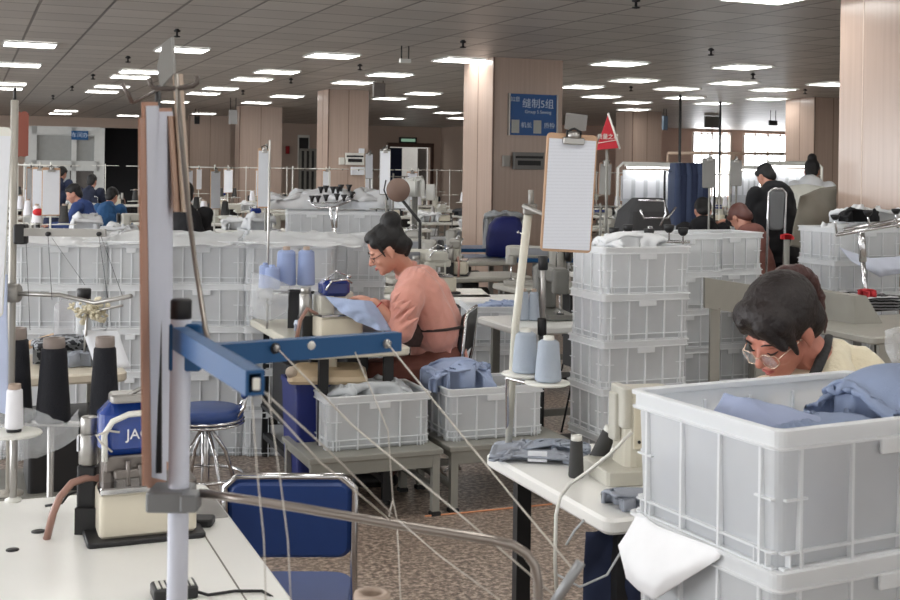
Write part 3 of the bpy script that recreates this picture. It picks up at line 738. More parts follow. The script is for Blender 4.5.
# overlock machine, near
Y = 2.78; b0 = G(145, 538, z); k = Y/F
m1 = thing('overlock_machine', 'cream and blue overlock machine on the big white table at left, with a steel motor', 'sewing machine', (b0.x, b0.y, z), YAW)
MB().slab((0, .03, .006), (.26, .15, .012), .01).build('base_plate', DARK, m1)
MB().slab((.005, .04, .062), (.215, .13, .1), .012, .006, 4).build('base_box', CREAM, m1)
MB().slab((-.045, -.0, .119), (.115, .07, .016), .006, .003).build('throat_plate', CHROME, m1)
MB().slab((.02, .05, .118), (.19, .11, .014), .01).slab((-.08, .05, .15), (.03, .06, .07), .01).slab((-.03, .03, .17), (.12, .05, .035), .01).cyl((-.04, -.01, .125), (-.04, -.01, .18), .006).cyl((-.01, -.012, .125), (-.015, -.012, .17), .005).slab((-.03, 0, .15), (.08, .03, .02), .006).build('arm_casting', mat('casting_grey', (120, 114, 110), .35, .7), m1)
MB().slab((-.012, .05, .243), (.18, .1, .135), .04, .03, 6).build('head_cover', mat('blue_enamel_bright', (26, 62, 140), .22, var=.06, coat=.5), m1)
MB().tube([(-.09, .0, .18), (-.092, -.003, .24), (-.075, -.003, .268), (-.04, -.003, .282), (.06, -.003, .286)], .007, 8).build('cover_trim', WHITE, m1)
MB().slab((-.03, .02, .318), (.1, .06, .02), .012, .004).tube([(-.05, 0, .32), (0, .0, .345), (.04, 0, .32)], .005, 6).build('tension_block', STEEL, m1)
MB().tube([(-.075, 0, .2), (-.1, -.01, .225), (-.11, -.01, .24), (-.085, -.01, .25), (-.06, -.01, .245)], .0025, 6).build('thread_loop', STRING, m1)
text('JACK', .032, (-.008, -.003, .236), m1, mat('lettering_white', (230, 232, 240)), (math.pi/2, 0, 0), sx=1.0)
q = P(89, 440, b0.y+.05); zz = lambda py, Y: P(0, py, Y).z
T = W(m1).cyl((q.x, q.y, zz(463, q.y)), (q.x, q.y, zz(432, q.y)), .0225, 20).cyl((q.x, q.y, zz(432, q.y)), (q.x, q.y, zz(415, q.y)), .019, 20).build('motor', STEEL, m1)
W(m1).box((q.x-.021, q.y-.005, zz(441, q.y)), (.004, .024, .035)).build('motor_label', PAPER, m1)
W(m1).slab((q.x, q.y, (z+zz(463, q.y))/2), (.045, .04, zz(463, q.y)-z), .008).box((q.x+.01, q.y-.02, z+.03), (.06, .03, .06)).build('motor_mount', BLACK, m1)
W(m1).tube([P(104, 478, 2.75), P(86, 478, 2.74), P(72, 483, 2.72), P(60, 497, 2.70), P(53, 513, 2.69), (G(49, 537, z).x, 2.69, z)], .0085, 10).build('hose', TUBEP, m1)
W(m1).tube([P(82, 490, 2.8), P(68, 495, 2.78), P(62, 503, 2.76), P(45, 506, 2.75)], .003, 6).build('tube', DARK, m1)
W(m1).slab(tuple(G(199, 525, z)+Vector((0, 0, .01))), (.07, .05, .018), .01).build('rear_bracket', DARK, m1)
# white plastic counter box with slots, bottom
p = G(174, 596, z); t = thing('counter_box', 'small dark slotted switch box beside the foot of the white pole', 'switch box', (p.x, p.y, z), YAW)
MB().slab((0, 0, .012), (.085, .06, .024), .006).build('case', DARK, t)
for k_ in range(7): MB().box((-.032+k_*.0107, 0, .025), (.006, .042, .003)).build('key', WHITE, t)
t = thing('cable', 'thin black cable running right from the slotted switch box', 'cable', (p.x, p.y, z), 0)
W(t).tube([(p.x+.035, p.y, z+.012), G(208, 597, z)+Vector((0, 0, .004)), G(235, 593, z)+Vector((0, 0, .004)), G(262, 593, z)+Vector((0, 0, .004)), G(272, 597, z)+Vector((0, 0, .0)), G(276, 604, z-.1)], .003, 6).build('wire', BLACK, t)

# rack of black cones behind the table edge
Yc = 3.25
rk = thing('cone_rack', 'steel rack holding the three black thread cones at far left', 'thread stand', (P(60, 430, Yc).x, Yc, 0), 0)
zc = P(50, 420, Yc).z
W(rk).box((P(55, 0, Yc).x, Yc+.0, zc-.01), (.3, .035, .008)).build('cone_bar', STEEL, rk)
W(rk).cyl((P(57, 0, Yc).x, Yc, 0), (P(57, 0, Yc).x, Yc, zc-.012), .009).build('post', STEEL, rk)
for i, (px, y0, y1, wpx) in enumerate([(14, 335, 416, 36), (53, 344, 424, 34), (104, 343, 417, 30)]):
    p = P(px, y1, Yc); h = (y1-y0)/F*Yc
    cone((p.x, p.y, zc-.004+ (0 if i else 0)), wpx/2/F*Yc, wpx*.36/F*Yc, P(px, y0, Yc).z-zc, BLACKT,
         ['large black thread cone, leftmost of the three at far left', 'large black thread cone, middle of the three at far left', 'large black thread cone beside the blue machine head, rightmost of three'][i], capr=.85, cap=mat('cone_cap_grey', (140, 128, 122)))
# small white cone on its disc
Yw = 2.99; p = P(14, 433, Yw)
t = thing('thread_stand', 'white disc on a short steel post on the left table', 'thread stand', (p.x, p.y, z), 0)
MB().lathe([(.02, 0), (.02, .005), (.009, .01), (.009, p.z-z-.006), (.066, p.z-z-.004), (.068, p.z-z), (.064, p.z-z+.004), (.01, p.z-z+.003)], n=28).build('disc_and_post', WHITE, t)
MB().cyl((0, 0, .005), (0, 0, p.z-z-.005), .0095, 12).build('post', STEEL, t)
MB().lathe([(.018, p.z-z+.004), (.018, p.z-z+.012)], n=16).build('hub', DARK, t)
cone((p.x, p.y, p.z+.012), .022, .019, .1, WT, 'slim white thread cone on the white disc at far left', cap=CARD, capr=.8)
# plastic bag
def sheet(name, cat, label, top, bot, nu, nv, m, amp=.01, freq=10, seed=0, sag=0.0, d=(0, -1, 0), th=.002, loc=None, part='sheet'):
    tp = [Vector(p) for p in top]; bt = [Vector(p) for p in bot]
    c = sum(tp+bt, Vector((0, 0, 0)))/(len(tp)+len(bt)); zmin = min(q.z for q in tp+bt)
    t = thing(name, label, cat, (c.x, c.y, zmin), 0)
    W(t).ruled(tp, bt, nu, nv, amp, freq, th, seed, sag, d).build(part, m, t); return t
sheet('plastic_bag', 'plastic bag', 'crumpled clear plastic bag hanging under the black cones at left', [P(-8, 402, 3.1), P(20, 406, 3.1), P(50, 414, 3.1), P(66, 424, 3.1), P(80, 408, 3.1)],
      [P(-8, 450, 3.1), P(14, 462, 3.1), P(38, 458, 3.1), P(62, 448, 3.1), P(80, 436, 3.1)], 60, 40, BAG, .016, 26, 3, .02)
# left thread stand with crossbar, rods
Yp = 3.05; p0 = G(11, 492, z)
t = thing('thread_stand', 'tall grey thread stand at the left edge with a steel crossbar', 'thread stand', (P(12, 330, Yp).x, Yp, z), 0)
zt = P(20, 100, Yp).z; x0 = P(12, 300, Yp).x
W(t).lathe([(.035, 0), (.035, .006), (.01, .012)], (x0, Yp, z), n=14).cyl((x0, Yp, z), (x0, Yp, zt), .0095, 10).build('pole', mat('pole_grey', (168, 164, 156), .4, .3), t)
W(t).cyl((x0, Yp, zt), (x0, Yp, zt+.03), .004, 6).build('spike', DARK, t)
a, b = P(22, 231, Yp-.02), P(106, 234, Yp-.02)
W(t).box(tuple((a+b)/2), ((b-a).length, .012, .02)).build('crossbar', STEEL, t)
W(t).slab(tuple(P(21, 234, Yp-.01)), (.03, .035, .05), .006).build('crossbar_clamp', DARK, t)
for px in (48, 99): W(t).lathe([(.006, -.004), (.006, .004)], P(px, 234, Yp-.03), (0, 1, 0), 10).build('eyelet', DARK, t)
W(t).tube([P(-6, 293, Yp-.02), P(60, 295, Yp-.03), P(95, 303, Yp-.05), P(131, 296, Yp-.2)], .0055, 8).build('rod', STEEL, t)
W(t).cyl(P(2, 293, Yp-.015), P(20, 293, Yp-.015), .024, 14).build('rod_clamp', mat('clamp_grey', (150, 148, 144), .4, .4), t)
for i, (a, b) in enumerate([((48, 236), (52, 300)), ((52, 238), (85, 285)), ((99, 236), (108, 300)), ((101, 236), (124, 300)), ((26, 240), (30, 330))]):
    solo('thread', MB().tube([P(*a, Yp-.03), P(*b, Yp-.1)], .0007, 4), DARK, 'thin dark thread running down from the left crossbar, %s from the left' % ORD[[1, 2, 3, 4, 0][i]], 'thread', 'dark threads below the left crossbar')
clipboard_at(tuple(P(-2, 222, 2.9)), .045, .46, math.radians(10), 'long white board cut off by the left edge, beside the tall grey stand', m=WHITE, pm=PAPER, clip=False, cat='board', name='pattern_board', roll=math.radians(2))
for i, px in enumerate((17, 24)):
    clipboard_at(tuple(P(px, 134, 3.1+.05*i)), .022, .12, math.radians(35), 'brown board hanging at the top of the left grey stand, %s' % ('left of two' if i == 0 else 'right of two'), m=mat('brown_red', (150, 84, 70), .5), pm=mat('brown_red', (150, 84, 70)), clip=False, cat='board', name='hanging_board')
sheet('paper_sheet', 'paper', 'bluish white sheet hanging at the left edge beside the black cones', [P(-10, 268, 3.0), P(7, 275, 3.0)], [P(-10, 410, 3.0), P(9, 415, 3.0)], 8, 16, mat('bluish_paper', (178, 188, 214), .7), .004, 8, 1)

# table behind the cones with cloth heap, jar, papers
zt = .76; A = G(128, 372, zt)
Lq = 1.5
ctr = Vector((A.x, A.y, 0)) - U*(Lq/2) + V*.3
tb = table((ctr.x, ctr.y, 0), YAW, Lq, .6, zt, 'cream topped sewing table behind the black cones at left', top=mat('worktop_cream', (196, 188, 172), .4), motor=False, shelf=True, legm=BENCH)
MB().box((-.25, -.22, .42), (1.0, .03, .58)).build('front_panel', mat('panel_beige_grey', (166, 164, 154), .5), tb)
MB().slab((.55, 0, .4), (.35, .4, .3), .02).build('motor_box', BLACK, tb)
p = G(62, 366, zt)
t = thing('garment_heap', 'grey black patterned garment heaped on the cream table behind the cones', 'garments', (p.x, p.y+.1, zt+.002), YAW)
MB().heap((0, 0), .34, .22, 0, .1, 5, .03, base=.7, freq=14).build('fabric', PATF, t)
p = G(80, 367, zt)
t = thing('garment', 'plain grey striped sleeve lying in front of the patterned heap', 'garment', (p.x-.01, p.y+.0, zt+.002), YAW)
MB().heap((0, 0), .15, .08, 0, .055, 8, .025, base=.7, freq=14).build('fabric', GREYF, t)
p = G(112, 368, zt)
sheet('paper_sheet', 'paper', 'large white sheet leaning on the cream table right of the black cones', [P(82, 330, 5.0), P(118, 331, 5.05)], [P(95, 367, 4.95), P(131, 369, 5.0)], 6, 6, PAPER, .003, 8, 4)
p = P(64, 331, 5.15)
t = thing('jar', 'clear plastic jar standing among the cloth on the cream table', 'jar', (p.x, p.y, zt+.08), 0)
MB().lathe([(.035, 0), (.042, .004), (.043, .13), (.04, .16), (.018, .175), (.018, .19)], n=20).build('body', CLEAR, t)
MB().lathe([(.02, .185), (.02, .2), (.005, .202)], n=14).build('lid', CLEAR, t)
p = P(84, 294, 5.4)
t = thing('bottle', 'dark capped pale bottle behind the clear jar', 'bottle', (p.x, p.y, zt), 0)
MB().lathe([(.03, 0), (.034, .004), (.034, p.z-zt-.04), (.02, p.z-zt-.025)], n=16).build('body', LGREYF, t)
MB().lathe([(.03, p.z-zt-.028), (.032, p.z-zt+.02), (.028, p.z-zt+.025)], n=16).build('cap', BLACK, t)
a = P(92, 311, 5.0)
t = thing('feather_duster', 'fluffy cream duster between the jar and the copper coloured board', 'duster', (a.x, a.y, a.z-.03), 0)
mb = MB()
for k_ in range(90):
    q = Vector((RND.gauss(0, .034), RND.gauss(0, .02), .03+RND.gauss(0, .02))); mb.ball(q, (RND.uniform(.005, .018), .007, RND.uniform(.005, .016)), Euler((RND.uniform(0, 3), RND.uniform(0, 3), 0)).to_matrix(), n=4)
mb.build('tuft', mat('duster_cream', (222, 214, 190), .95, bump=.8, bscale=200), t)
MB().cyl((.03, -.02, .035), (.14, -.04, .06), .005, 8).cyl((-.02, 0, .02), (-.03, 0, -.16), .006, 8).build('handle', STEEL, t)
p = G(25, 364, zt)
t = thing('cardboard_piece', 'small brown card lying left of the patterned heap', 'cardboard', (p.x, p.y+.15, zt+.07), .3)
MB().box((0, 0, 0), (.14, .12, .02), M=Matrix.Rotation(-.3, 4, 'Y')).build('card', mat('cardboard', (190, 160, 130), .8), t)

# ---------------------------------------------------------------- white pole with blue arms
Yp = 1.42
pt = P(181, 320, Yp); x0 = pt.x
t = thing('thread_stand', 'white pole with two blue arms standing in the left foreground', 'thread stand', (x0, Yp, z), 0)
POLEW = mat('pole_white', (204, 208, 222), .3)
W(t).lathe([(.04, 0), (.04, .006), (.02, .02)], (x0, Yp, z), n=20).cyl((x0, Yp, z), (x0, Yp, pt.z+.005), .0122, 20).build('pole', POLEW, t)
W(t).cyl((x0, Yp, pt.z+.0), (x0, Yp, P(181, 299, Yp).z), .0125, 20).build('cap', BLACK, t)
def channel(a, b, ha, hb, wd=.018, th=.003, up=Vector((0, 0, 1)), name='arm', m=BLUEP, closed=True):
    a, b = Vector(a), Vector(b); d = (b-a).normalized(); sd = d.cross(up).normalized()
    mb = W(t)
    for off in (-wd/2, wd/2) if closed else (-wd/2,):
        vs = []
        for p, h in ((a, ha), (b, hb)):
            for s2 in (-1, 1):
                for q in (-h/2, h/2): vs.append(p+sd*(off+s2*th/2)+up*q)
        mb.add(vs, [(0, 1, 3, 2), (4, 6, 7, 5), (0, 4, 5, 1), (2, 3, 7, 6), (0, 2, 6, 4), (1, 5, 7, 3)], False)
    for q in (1, -1):
        vs = []
        for p, h in ((a, ha), (b, hb)):
            for s2 in (-1, 1):
                for o_ in (0, -th*q): vs.append(p+sd*s2*wd/2+up*(q*h/2+o_))
        mb.add(vs, [(0, 1, 3, 2), (4, 6, 7, 5), (0, 4, 5, 1), (2, 3, 7, 6), (0, 2, 6, 4), (1, 5, 7, 3)], False)
    return mb.build(name, m, t)
la, lb = P(190, 357, 1.435), P(398, 341, 1.6)
channel(la, lb, .0275, .0245, .016)
sa, sb = P(180, 338, 1.40), P(255, 383, 1.06)
channel(sa, sb, .026, .0225, .014)
W(t).slab(tuple(P(187, 346, 1.425)), (.038, .03, .056), .004, .002).build('arm_socket', BLUEP, t)
def bolt(px, py, Y, m, r=.005, lab='bolt'):
    W(t).lathe([(r, 0), (r, .004), (r*.5, .008)], P(px, py, Y), (0, -1, 0), 12).build(lab, m, t)
bolt(275, 348, 1.49, DARK, .007); bolt(277, 348, 1.482, STEEL, .004); bolt(311, 345, 1.52, WHITE, .006); bolt(387, 343.5, 1.58, STEEL, .006)
bolt(181, 343, 1.405, DARK, .006); bolt(199, 356, 1.405, DARK, .005)
W(t).box(tuple(P(256.5, 384, 1.048)), (.006, .004, .010)).build('end_slot', WHITE, t)
# clamp + bent rod
cz = P(176, 497, Yp)
W(t).slab((cz.x-.005, Yp-.002, cz.z), (.05, .05, .024), .004, .002).slab((cz.x+.024, Yp-.03, cz.z+.004), (.02, .03, .02), .003, .002).build('rod_clamp', mat('clamp_alu', (126, 128, 130), .45, .5), t)
rod = [(200, 493, 1.40), (250, 500, 1.38), (300, 508, 1.36), (350, 516.5, 1.34), (400, 525, 1.33), (455, 534, 1.31), (490, 539.5, 1.3), (513, 545, 1.3), (527, 554, 1.3), (535, 566, 1.3), (538, 582, 1.3), (538, 605, 1.3), (537, 680, 1.3)]
W(t).tube([P(*q) for q in rod], .0052, 12).build('bent_rod', mat('rod_steel', (150, 142, 136), .3, .8), t)
# thin wire from the hooks down to the arm
W(t).tube([P(176, 74, 1.5), P(180, 120, 1.5), P(184, 165, 1.48), P(189, 215, 1.46), P(195, 262, 1.44), (P(201, 300, 1.40)), P(206, 332, 1.36), P(211, 350, 1.33), P(219, 358, 1.29), P(226, 359, 1.27)], .0031, 8).build('bent_wire', mat('wire_grey', (140, 134, 128), .35, .7), t)
# hook bar above
W(t).cyl((P(158, 90, 1.56).x, 1.56, P(158, 86, 1.56).z), (P(168, 500, 1.5).x, 1.45, cz.z+.02), .004, 8).build('rear_rod', DARK, t)
W(t).tube([P(149, 78, 1.5), P(151, 86, 1.5), P(157, 89, 1.5), P(180, 88, 1.5), P(193, 86, 1.5), P(197, 83, 1.5), P(197, 76, 1.5)], .0032, 8).build('hook_bar', mat('hook_dark', (96, 88, 84), .4, .5), t)
W(t).tube([P(122, 84, 1.5), P(127, 92, 1.5), P(132, 103, 1.5)], .003, 6).tube([P(132, 103, 1.5), P(158, 90, 1.56)], .002, 6).build('side_hook', mat('hook_dark', (96, 88, 84)), t)
W(t).add([P(162, 44, 1.5), P(171, 37, 1.5), P(173, 74, 1.5), P(160, 88, 1.5), P(157, 66, 1.5)] + [P(165, 44, 1.52), P(174, 37, 1.52), P(176, 72, 1.52), P(163, 88, 1.52), P(160, 66, 1.52)],
    [(0, 1, 2, 3, 4), (9, 8, 7, 6, 5), (0, 5, 6, 1), (1, 6, 7, 2), (2, 7, 8, 3), (3, 8, 9, 4), (4, 9, 5, 0)], False).build('grey_plate', mat('plate_grey', (146, 146, 144), .5), t)
def strip(px0, px1, y0, y1, bx0, bx1, Y, m, label, pm=None, bev=.006):
    """a board hanging nearly edge-on: quad in the picture, depth 0.18 m away from the camera"""
    T0, T1, B0, B1 = P(px0, y0, Y), P(px1, y0, Y+.08), P(bx0, y1, Y), P(bx1, y1, Y+.08)
    t2 = thing('hanging_clipboard', label, 'clipboard', (B0.x, B0.y, min(B0.z, B1.z)), 0)
    n = (T1-T0).cross(B0-T0).normalized()*.0022
    q = [T0, T1, B1, B0]
    W(t2).add(q+[a+n for a in q], [(0, 1, 2, 3), (7, 6, 5, 4), (0, 4, 5, 1), (1, 5, 6, 2), (2, 6, 7, 3), (3, 7, 4, 0)], False).build('board', m, t2)
    if pm:
        e_ = (T1-T0)*.14
        q = [T0+e_-n*.3+(B0-T0)*.01, T1-n*.3+(B0-T0)*.01, B1-n*.3-(B0-T0)*.02, B0+e_-n*.3-(B0-T0)*.02]
        W(t2).add(q+[a-n*.2 for a in q], [(0, 1, 2, 3), (7, 6, 5, 4), (0, 4, 5, 1), (1, 5, 6, 2), (2, 6, 7, 3), (3, 7, 4, 0)], False).build('paper', pm, t2)
PW = mat('blurred_paper', (206, 210, 224), .6)
strip(140, 144, 118, 486, 144, 152, 1.34, BROWND, 'copper brown board hanging edge-on, leftmost of the foreground bundle')
strip(143, 158, 102, 488, 149, 166, 1.42, BROWND, 'board with white paper hanging edge-on, second from the left in the foreground bundle', PW)
strip(156, 172, 108, 470, 158, 172, 1.5, BROWND, 'board with white paper hanging edge-on, middle of the foreground bundle', PW)
strip(169, 180, 116, 212, 175, 187, 1.55, mat('board_warm', (168, 136, 118), .6), 'brown board hanging edge-on behind the bent wire, in the foreground bundle')
strip(174, 183, 74, 212, 183, 191, 1.58, mat('board_pale', (190, 170, 152), .6), 'pale narrow board hanging slanted, rightmost of the foreground bundle')

# ---------------------------------------------------------------- blue chair
cb = P(290, 520, 3.02)
chair((cb.x, cb.y+.03, 0), math.radians(2), 'blue padded chair with a chrome frame, back to the camera, in the foreground', w=.31, bh=.205, bz=P(290, 520, 3.0).z)
# empty spool ring at the bottom
p = P(372, 596, 1.3); t = thing('empty_spool', 'top of an empty pinkish spool at the bottom edge', 'spool', (p.x, p.y, z), 0)
H_ = p.z-z
MB().lathe([(.02, H_-.12), (.02, H_), (.019, H_+.004), (.013, H_+.004), (.012, H_), (.012, H_-.12)], n=24).build('tube', CARD, t)
MB().cyl((0, 0, 0), (0, 0, H_-.02), .006, 10).lathe([(.03, 0), (.03, .006)], n=16).build('spindle', STEEL, t)
t = thing('cloth_hook', 'short grey rod end sticking up at the bottom edge, right of the bent rod', 'rod', P(553, 640, 1.3), 0)
W(t).cyl(P(553, 605, 1.3), P(581, 562, 1.3), .0058, 12).cyl(P(553, 605, 1.3), P(530, 640, 1.3), .0058, 12).build('rod', mat('rod_alu', (150, 152, 154), .35, .5), t)

# ---------------------------------------------------------------- white threads
def string(pts, label, r=.0011, m=STRING):
    solo('thread', MB().tube(pts, r, 5), m, label, 'thread', 'white threads across the middle')
string([P(277, 348, 1.48), P(352, 425, 1.42), P(450, 506, 1.36), P(553, 594, 1.3)], 'white thread from the blue arm\'s dark bolt down to the short grey rod')
string([P(387, 343, 1.57), P(433, 400, 1.5), P(520, 506, 1.4), P(572, 568, 1.3)], 'white thread from the blue arm\'s end to the tip of the short grey rod')
string([P(355, 352, 1.53), P(388, 430, 1.5), P(393, 500, 1.48)], 'white thread hanging from the blue arm to the loop', .0008)
string([P(393, 500, 1.48), P(389, 516, 1.48), P(397, 519, 1.48), P(393, 500, 1.48)], 'small thread loop tied above the bent rod', .0009)
string([P(397, 519, 1.48), P(399, 560, 1.45), P(401, 610, 1.42)], 'white thread hanging from the loop to the bottom edge', .0007)
string([P(262, 390, 1.07), P(330, 452, 1.15), P(392, 514, 1.3)], 'upper of two white threads from the short blue arm to the loop', .0008)
string([P(258, 394, 1.07), P(320, 462, 1.15), P(390, 520, 1.3)], 'lower of two white threads from the short blue arm to the loop', .0008)
string([P(397, 519, 1.3), P(440, 556, 1.25), P(500, 600, 1.2)], 'thread running from the loop down behind the bent rod', .0006)
string([P(252, 398, 1.07), P(257, 470, 1.1), P(264, 540, 1.1), P(266, 605, 1.1)], 'faint thread hanging in front of the blue chair, left one', .0006)
string([P(268, 392, 1.07), P(279, 470, 1.1), P(288, 540, 1.1), P(291, 605, 1.1)], 'faint thread hanging in front of the blue chair, right one', .0006)
# ---------------------------------------------------------------- right foreground: table, machine, crates
z = .76
A = G(484, 452, z); Lr, Wr = .82, .74
ctr = Vector((A.x, A.y, 0)) + U*(Lr/2) - V*(Wr/2)
tabR = table((ctr.x, ctr.y, 0), YAW, Lr, Wr, z, 'white sewing table at right with a grey garment and two charcoal cones', r=.03, motor=False, legm=DARK)
MB().slab((.05, .05, z-.2), (.18, .3, .28), .02).cyl((-.03, -.1, z-.2), (-.12, -.1, z-.2), .07, 16).build('motor_box', BLACK, tabR)
MB().slab((-.13, -.22, z-.14), (.05, .1, .16), .01).box((-.16, -.22, z-.12), (.02, .06, .05)).build('switch_box', mat('switch_grey', (190, 190, 186)), tabR)
MB().lathe([(.02, 0), (.02, .002)], (-.07, -.15, z), n=14).build('table_hole', DARK, tabR)
MB().slab((.06, -.02, z+.001), (.05, .014, .002), .005, .001).build('table_slot', DARK, tabR)
# machine whose back plate shows left of the crate
p = G(632, 482, z)
m = thing('sewing_machine', 'cream machine head with a screwed back plate, left of the big foreground crates', 'sewing machine', (p.x+.02, p.y+.0, z), math.radians(14))
MB().slab((.06, .06, .02), (.34, .2, .04), .02).build('bed', MACH, m)
MB().slab((.04, .06, .125), (.16, .12, .22), .03, .012).slab((.04, .06, .225), (.15, .11, .045), .03, .012).build('arm', mat('machine_cream', (206, 202, 188), .35, var=.06), m)
MB().slab((-.035, .05, .2), (.03, .1, .11), .012).slab((-.05, .06, .17), (.02, .05, .13), .006).build('side_cover', MACH, m)
MB().slab((.045, -.002, .16), (.13, .006, .14), .02, .002).build('back_plate', mat('plate_cream', (214, 208, 190), .35), m)
mb = MB()
scr = []
for x, y in ((-.005, .215), (.03, .222), (.095, .222), (-.005, .11), (.03, .105), (.095, .11), (.06, .125)): MB().lathe([(.0045, 0), (.0045, .003)], (x, -.006, y), (0, -1, 0), 8).build('screw', DARK, m)
MB().lathe([(.011, 0), (.011, .003)], (.02, -.001, .06), (0, -1, 0), 14).build('plate_hole', DARK, m)
# charcoal cones
p = G(576, 477, z); cone((p.x, p.y, z), .0215, .0165, .105, DGT, 'upright charcoal thread cone on the right table', cap=WHITE, capr=.9)
p = G(596, 470, z); cone((p.x, p.y+.02, z+.012), .025, .02, .105, DGT, 'tilted charcoal thread cone leaning behind the upright one', cap=WHITE, tilt=(math.radians(5), math.radians(22), 0), capr=.9)
# garment
p = G(540, 458, z)
t = thing('garment', 'folded grey-blue garment lying on the right table beside the charcoal cones', 'garment', (p.x, p.y+.02, z+.002), math.radians(-8))
MB().heap((0, 0), .29, .22, 0, .022, 11, .03, base=.6, nx=54, ny=42).build('cloth', GREYF, t)
MB().heap((.05, .03), .2, .13, .015, .02, 14, .025, base=.5, freq=12, nx=50, ny=40).build('cloth_fold', mat('grey_cloth_fold', (150, 158, 172), .85), t)
MB().box((.0, -.095, .02), (.055, .004, .03)).build('paper_label', PAPER, t)
p = G(622, 508, z)
t = thing('garment', 'small grey scrap of garment at the table edge under the white cloth', 'garment', (p.x+.03, p.y, z+.002), 0)
MB().heap((0, 0), .16, .11, 0, .04, 17, .03, base=.6, freq=14).build('cloth', GREYF, t)
# white cable
t = thing('cable', 'white cable arching from the machine over the edge of the right table', 'cable', (p.x, p.y, z), 0)
W(t).tube([P(632, 432, 2.86), P(610, 454, 2.86), P(586, 473, 2.9), P(570, 484, 2.92), P(560, 497, 2.85), P(556, 515, 2.84), P(555, 560, 2.86), P(557, 605, 2.9)], .0045, 8).build('wire', WHITE, t)
t = thing('cable', 'grey wire loop hanging below the right table near the floor', 'cable', (P(590, 560, 2.9).x, 2.9, P(590, 590, 2.9).z), 0)
W(t).tube([P(556, 574, 2.9), P(580, 587, 2.9), P(607, 575, 2.9), P(628, 540, 2.95), P(636, 500, 3.05)], .003, 6).tube([P(566, 545, 2.93), P(575, 530, 2.93), P(584, 520, 2.95)], .003, 6).build('wire', LGREYF, t)
sheet('garment', 'garment', 'dark navy cloth hanging under the right table behind the cables', [P(585, 530, 3.0), P(640, 525, 3.0)], [P(582, 640, 3.0), P(640, 645, 3.0)], 20, 20, NAVYF, .03, 9, 6, .02)
# foreground crates: a stack of five
YW2 = math.radians(27)
BD = (.6, .43, .262)
c0 = P(779, 432, 2.09); pitch = .249
cc = Vector((c0.x, c0.y, 0)) + Matrix.Rotation(YW2, 3, 'Z') @ Vector((BD[0]/2, BD[1]/2, 0))
ztop = c0.z
nb = 3
sb_ = thing('low_stand', 'low stand under the big foreground crates', 'stand', (cc.x, cc.y, 0), YW2)
hs = ztop-BD[2]-(nb-1)*pitch
MB().slab((0, 0, hs-.02), (.56, .4, .038), .01).box((-.2, 0, (hs-.04)/2), (.04, .36, hs-.04)).box((.2, 0, (hs-.04)/2), (.04, .36, hs-.04)).build('frame', GREYM, sb_)
for k in range(nb):
    crate((cc.x, cc.y, ztop-BD[2]-(nb-1-k)*pitch), YW2, ['bottom one of the big foreground crates, hidden below the frame', 'big white crate below the topmost one at right, cut by the bottom edge', 'big white translucent crate at right front, topmost, with blue cloth inside'][k], BD)
    if k < nb-1: fill((cc.x, cc.y, ztop-BD[2]-(nb-1-k)*pitch), YW2, (BD[0]-.04, BD[1]-.04), .17, LGREYF, 'pale cloth filling the %s foreground crate' % ['bottom', 'middle'][k], k, .01, .9)
zb = ztop-BD[2]
t = thing('garment_heap', 'slate blue garments heaped inside the topmost foreground crate', 'garments', (cc.x, cc.y, zb+.01), YW2)
hp = MB()
hp.heap((0.0, 0), .555, .395, 0, .195, 21, .03, base=.85, nx=54, ny=40, round_=.1)
hp.build('cloth', mat('pale_slate_fabric', (150, 162, 190), .85, var=.1, bump=.2, bscale=300), t)
R_ = Matrix.Rotation(YW2, 3, 'Z')
def crate_pt(x, y, z_): return Vector((cc.x, cc.y, 0))+R_ @ Vector((x, y, 0))+Vector((0, 0, z_))
t = thing('garment', 'slate blue garment bulging over the rim of the topmost foreground crate', 'garment', tuple(crate_pt(.18, -.05, zb+.185)), YW2)
MB().heap((0, 0), .32, .28, 0, .125, 5, .045, base=.45, nx=54, ny=46).build('cloth', MBLUE, t)
t = thing('garment', 'flat slate blue sleeve lying along the front inside the topmost foreground crate', 'garment', tuple(crate_pt(-.1, -.1, zb+.205)), YW2)
MB().heap((0, 0), .34, .17, 0, .045, 9, .03, base=.5, nx=54, ny=28).build('cloth', MBLUE, t)
t = thing('garment', 'pale blue cloth peak standing up near the back rim of the topmost foreground crate', 'garment', tuple(crate_pt(-.17, .05, zb+.175)), YW2)
rz_ = zb+BD[2]
W(t).ruled([crate_pt(-.26, .04, rz_-.05), crate_pt(-.2, .05, rz_+.018), crate_pt(-.14, .01, rz_-.012), crate_pt(-.03, -.02, rz_-.05)], [crate_pt(-.275, -.1, rz_-.05), crate_pt(-.2, -.16, rz_-.04), crate_pt(-.1, -.185, rz_-.035), crate_pt(.04, -.19, rz_-.04)], 40, 24, .007, 12, .004, 4, .015, (0, 0, 1)).build('cloth', mat('slate_pale_fabric', (146, 156, 184), .85, var=.1), t)
# white cloth hanging from between the crates
zr = ztop-pitch+.003
def ce(x, y, z_): return crate_pt(x-BD[0]/2, y-BD[1]/2, z_)
top = [ce(-.012, .40, zr+.002), ce(-.014, .32, zr-.004), ce(-.012, .22, zr+.0), ce(-.012, .14, zr)]
bot = [ce(-.035, .43, zr-.07), ce(-.05, .38, zr-.12), ce(-.05, .28, zr-.13), ce(-.018, .14, zr-.015)]
tt = thing('white_cloth', 'white cloth hanging out between the two foreground crates', 'cloth', tuple(ce(-.03, .3, zr-.16)), 0)
W(tt).ruled(top, bot, 30, 20, .008, 9, .003, 2, .03, (-.8, -.6, 0)).build('cloth', mat('white_nonwoven', (236, 237, 240), .7), tt)

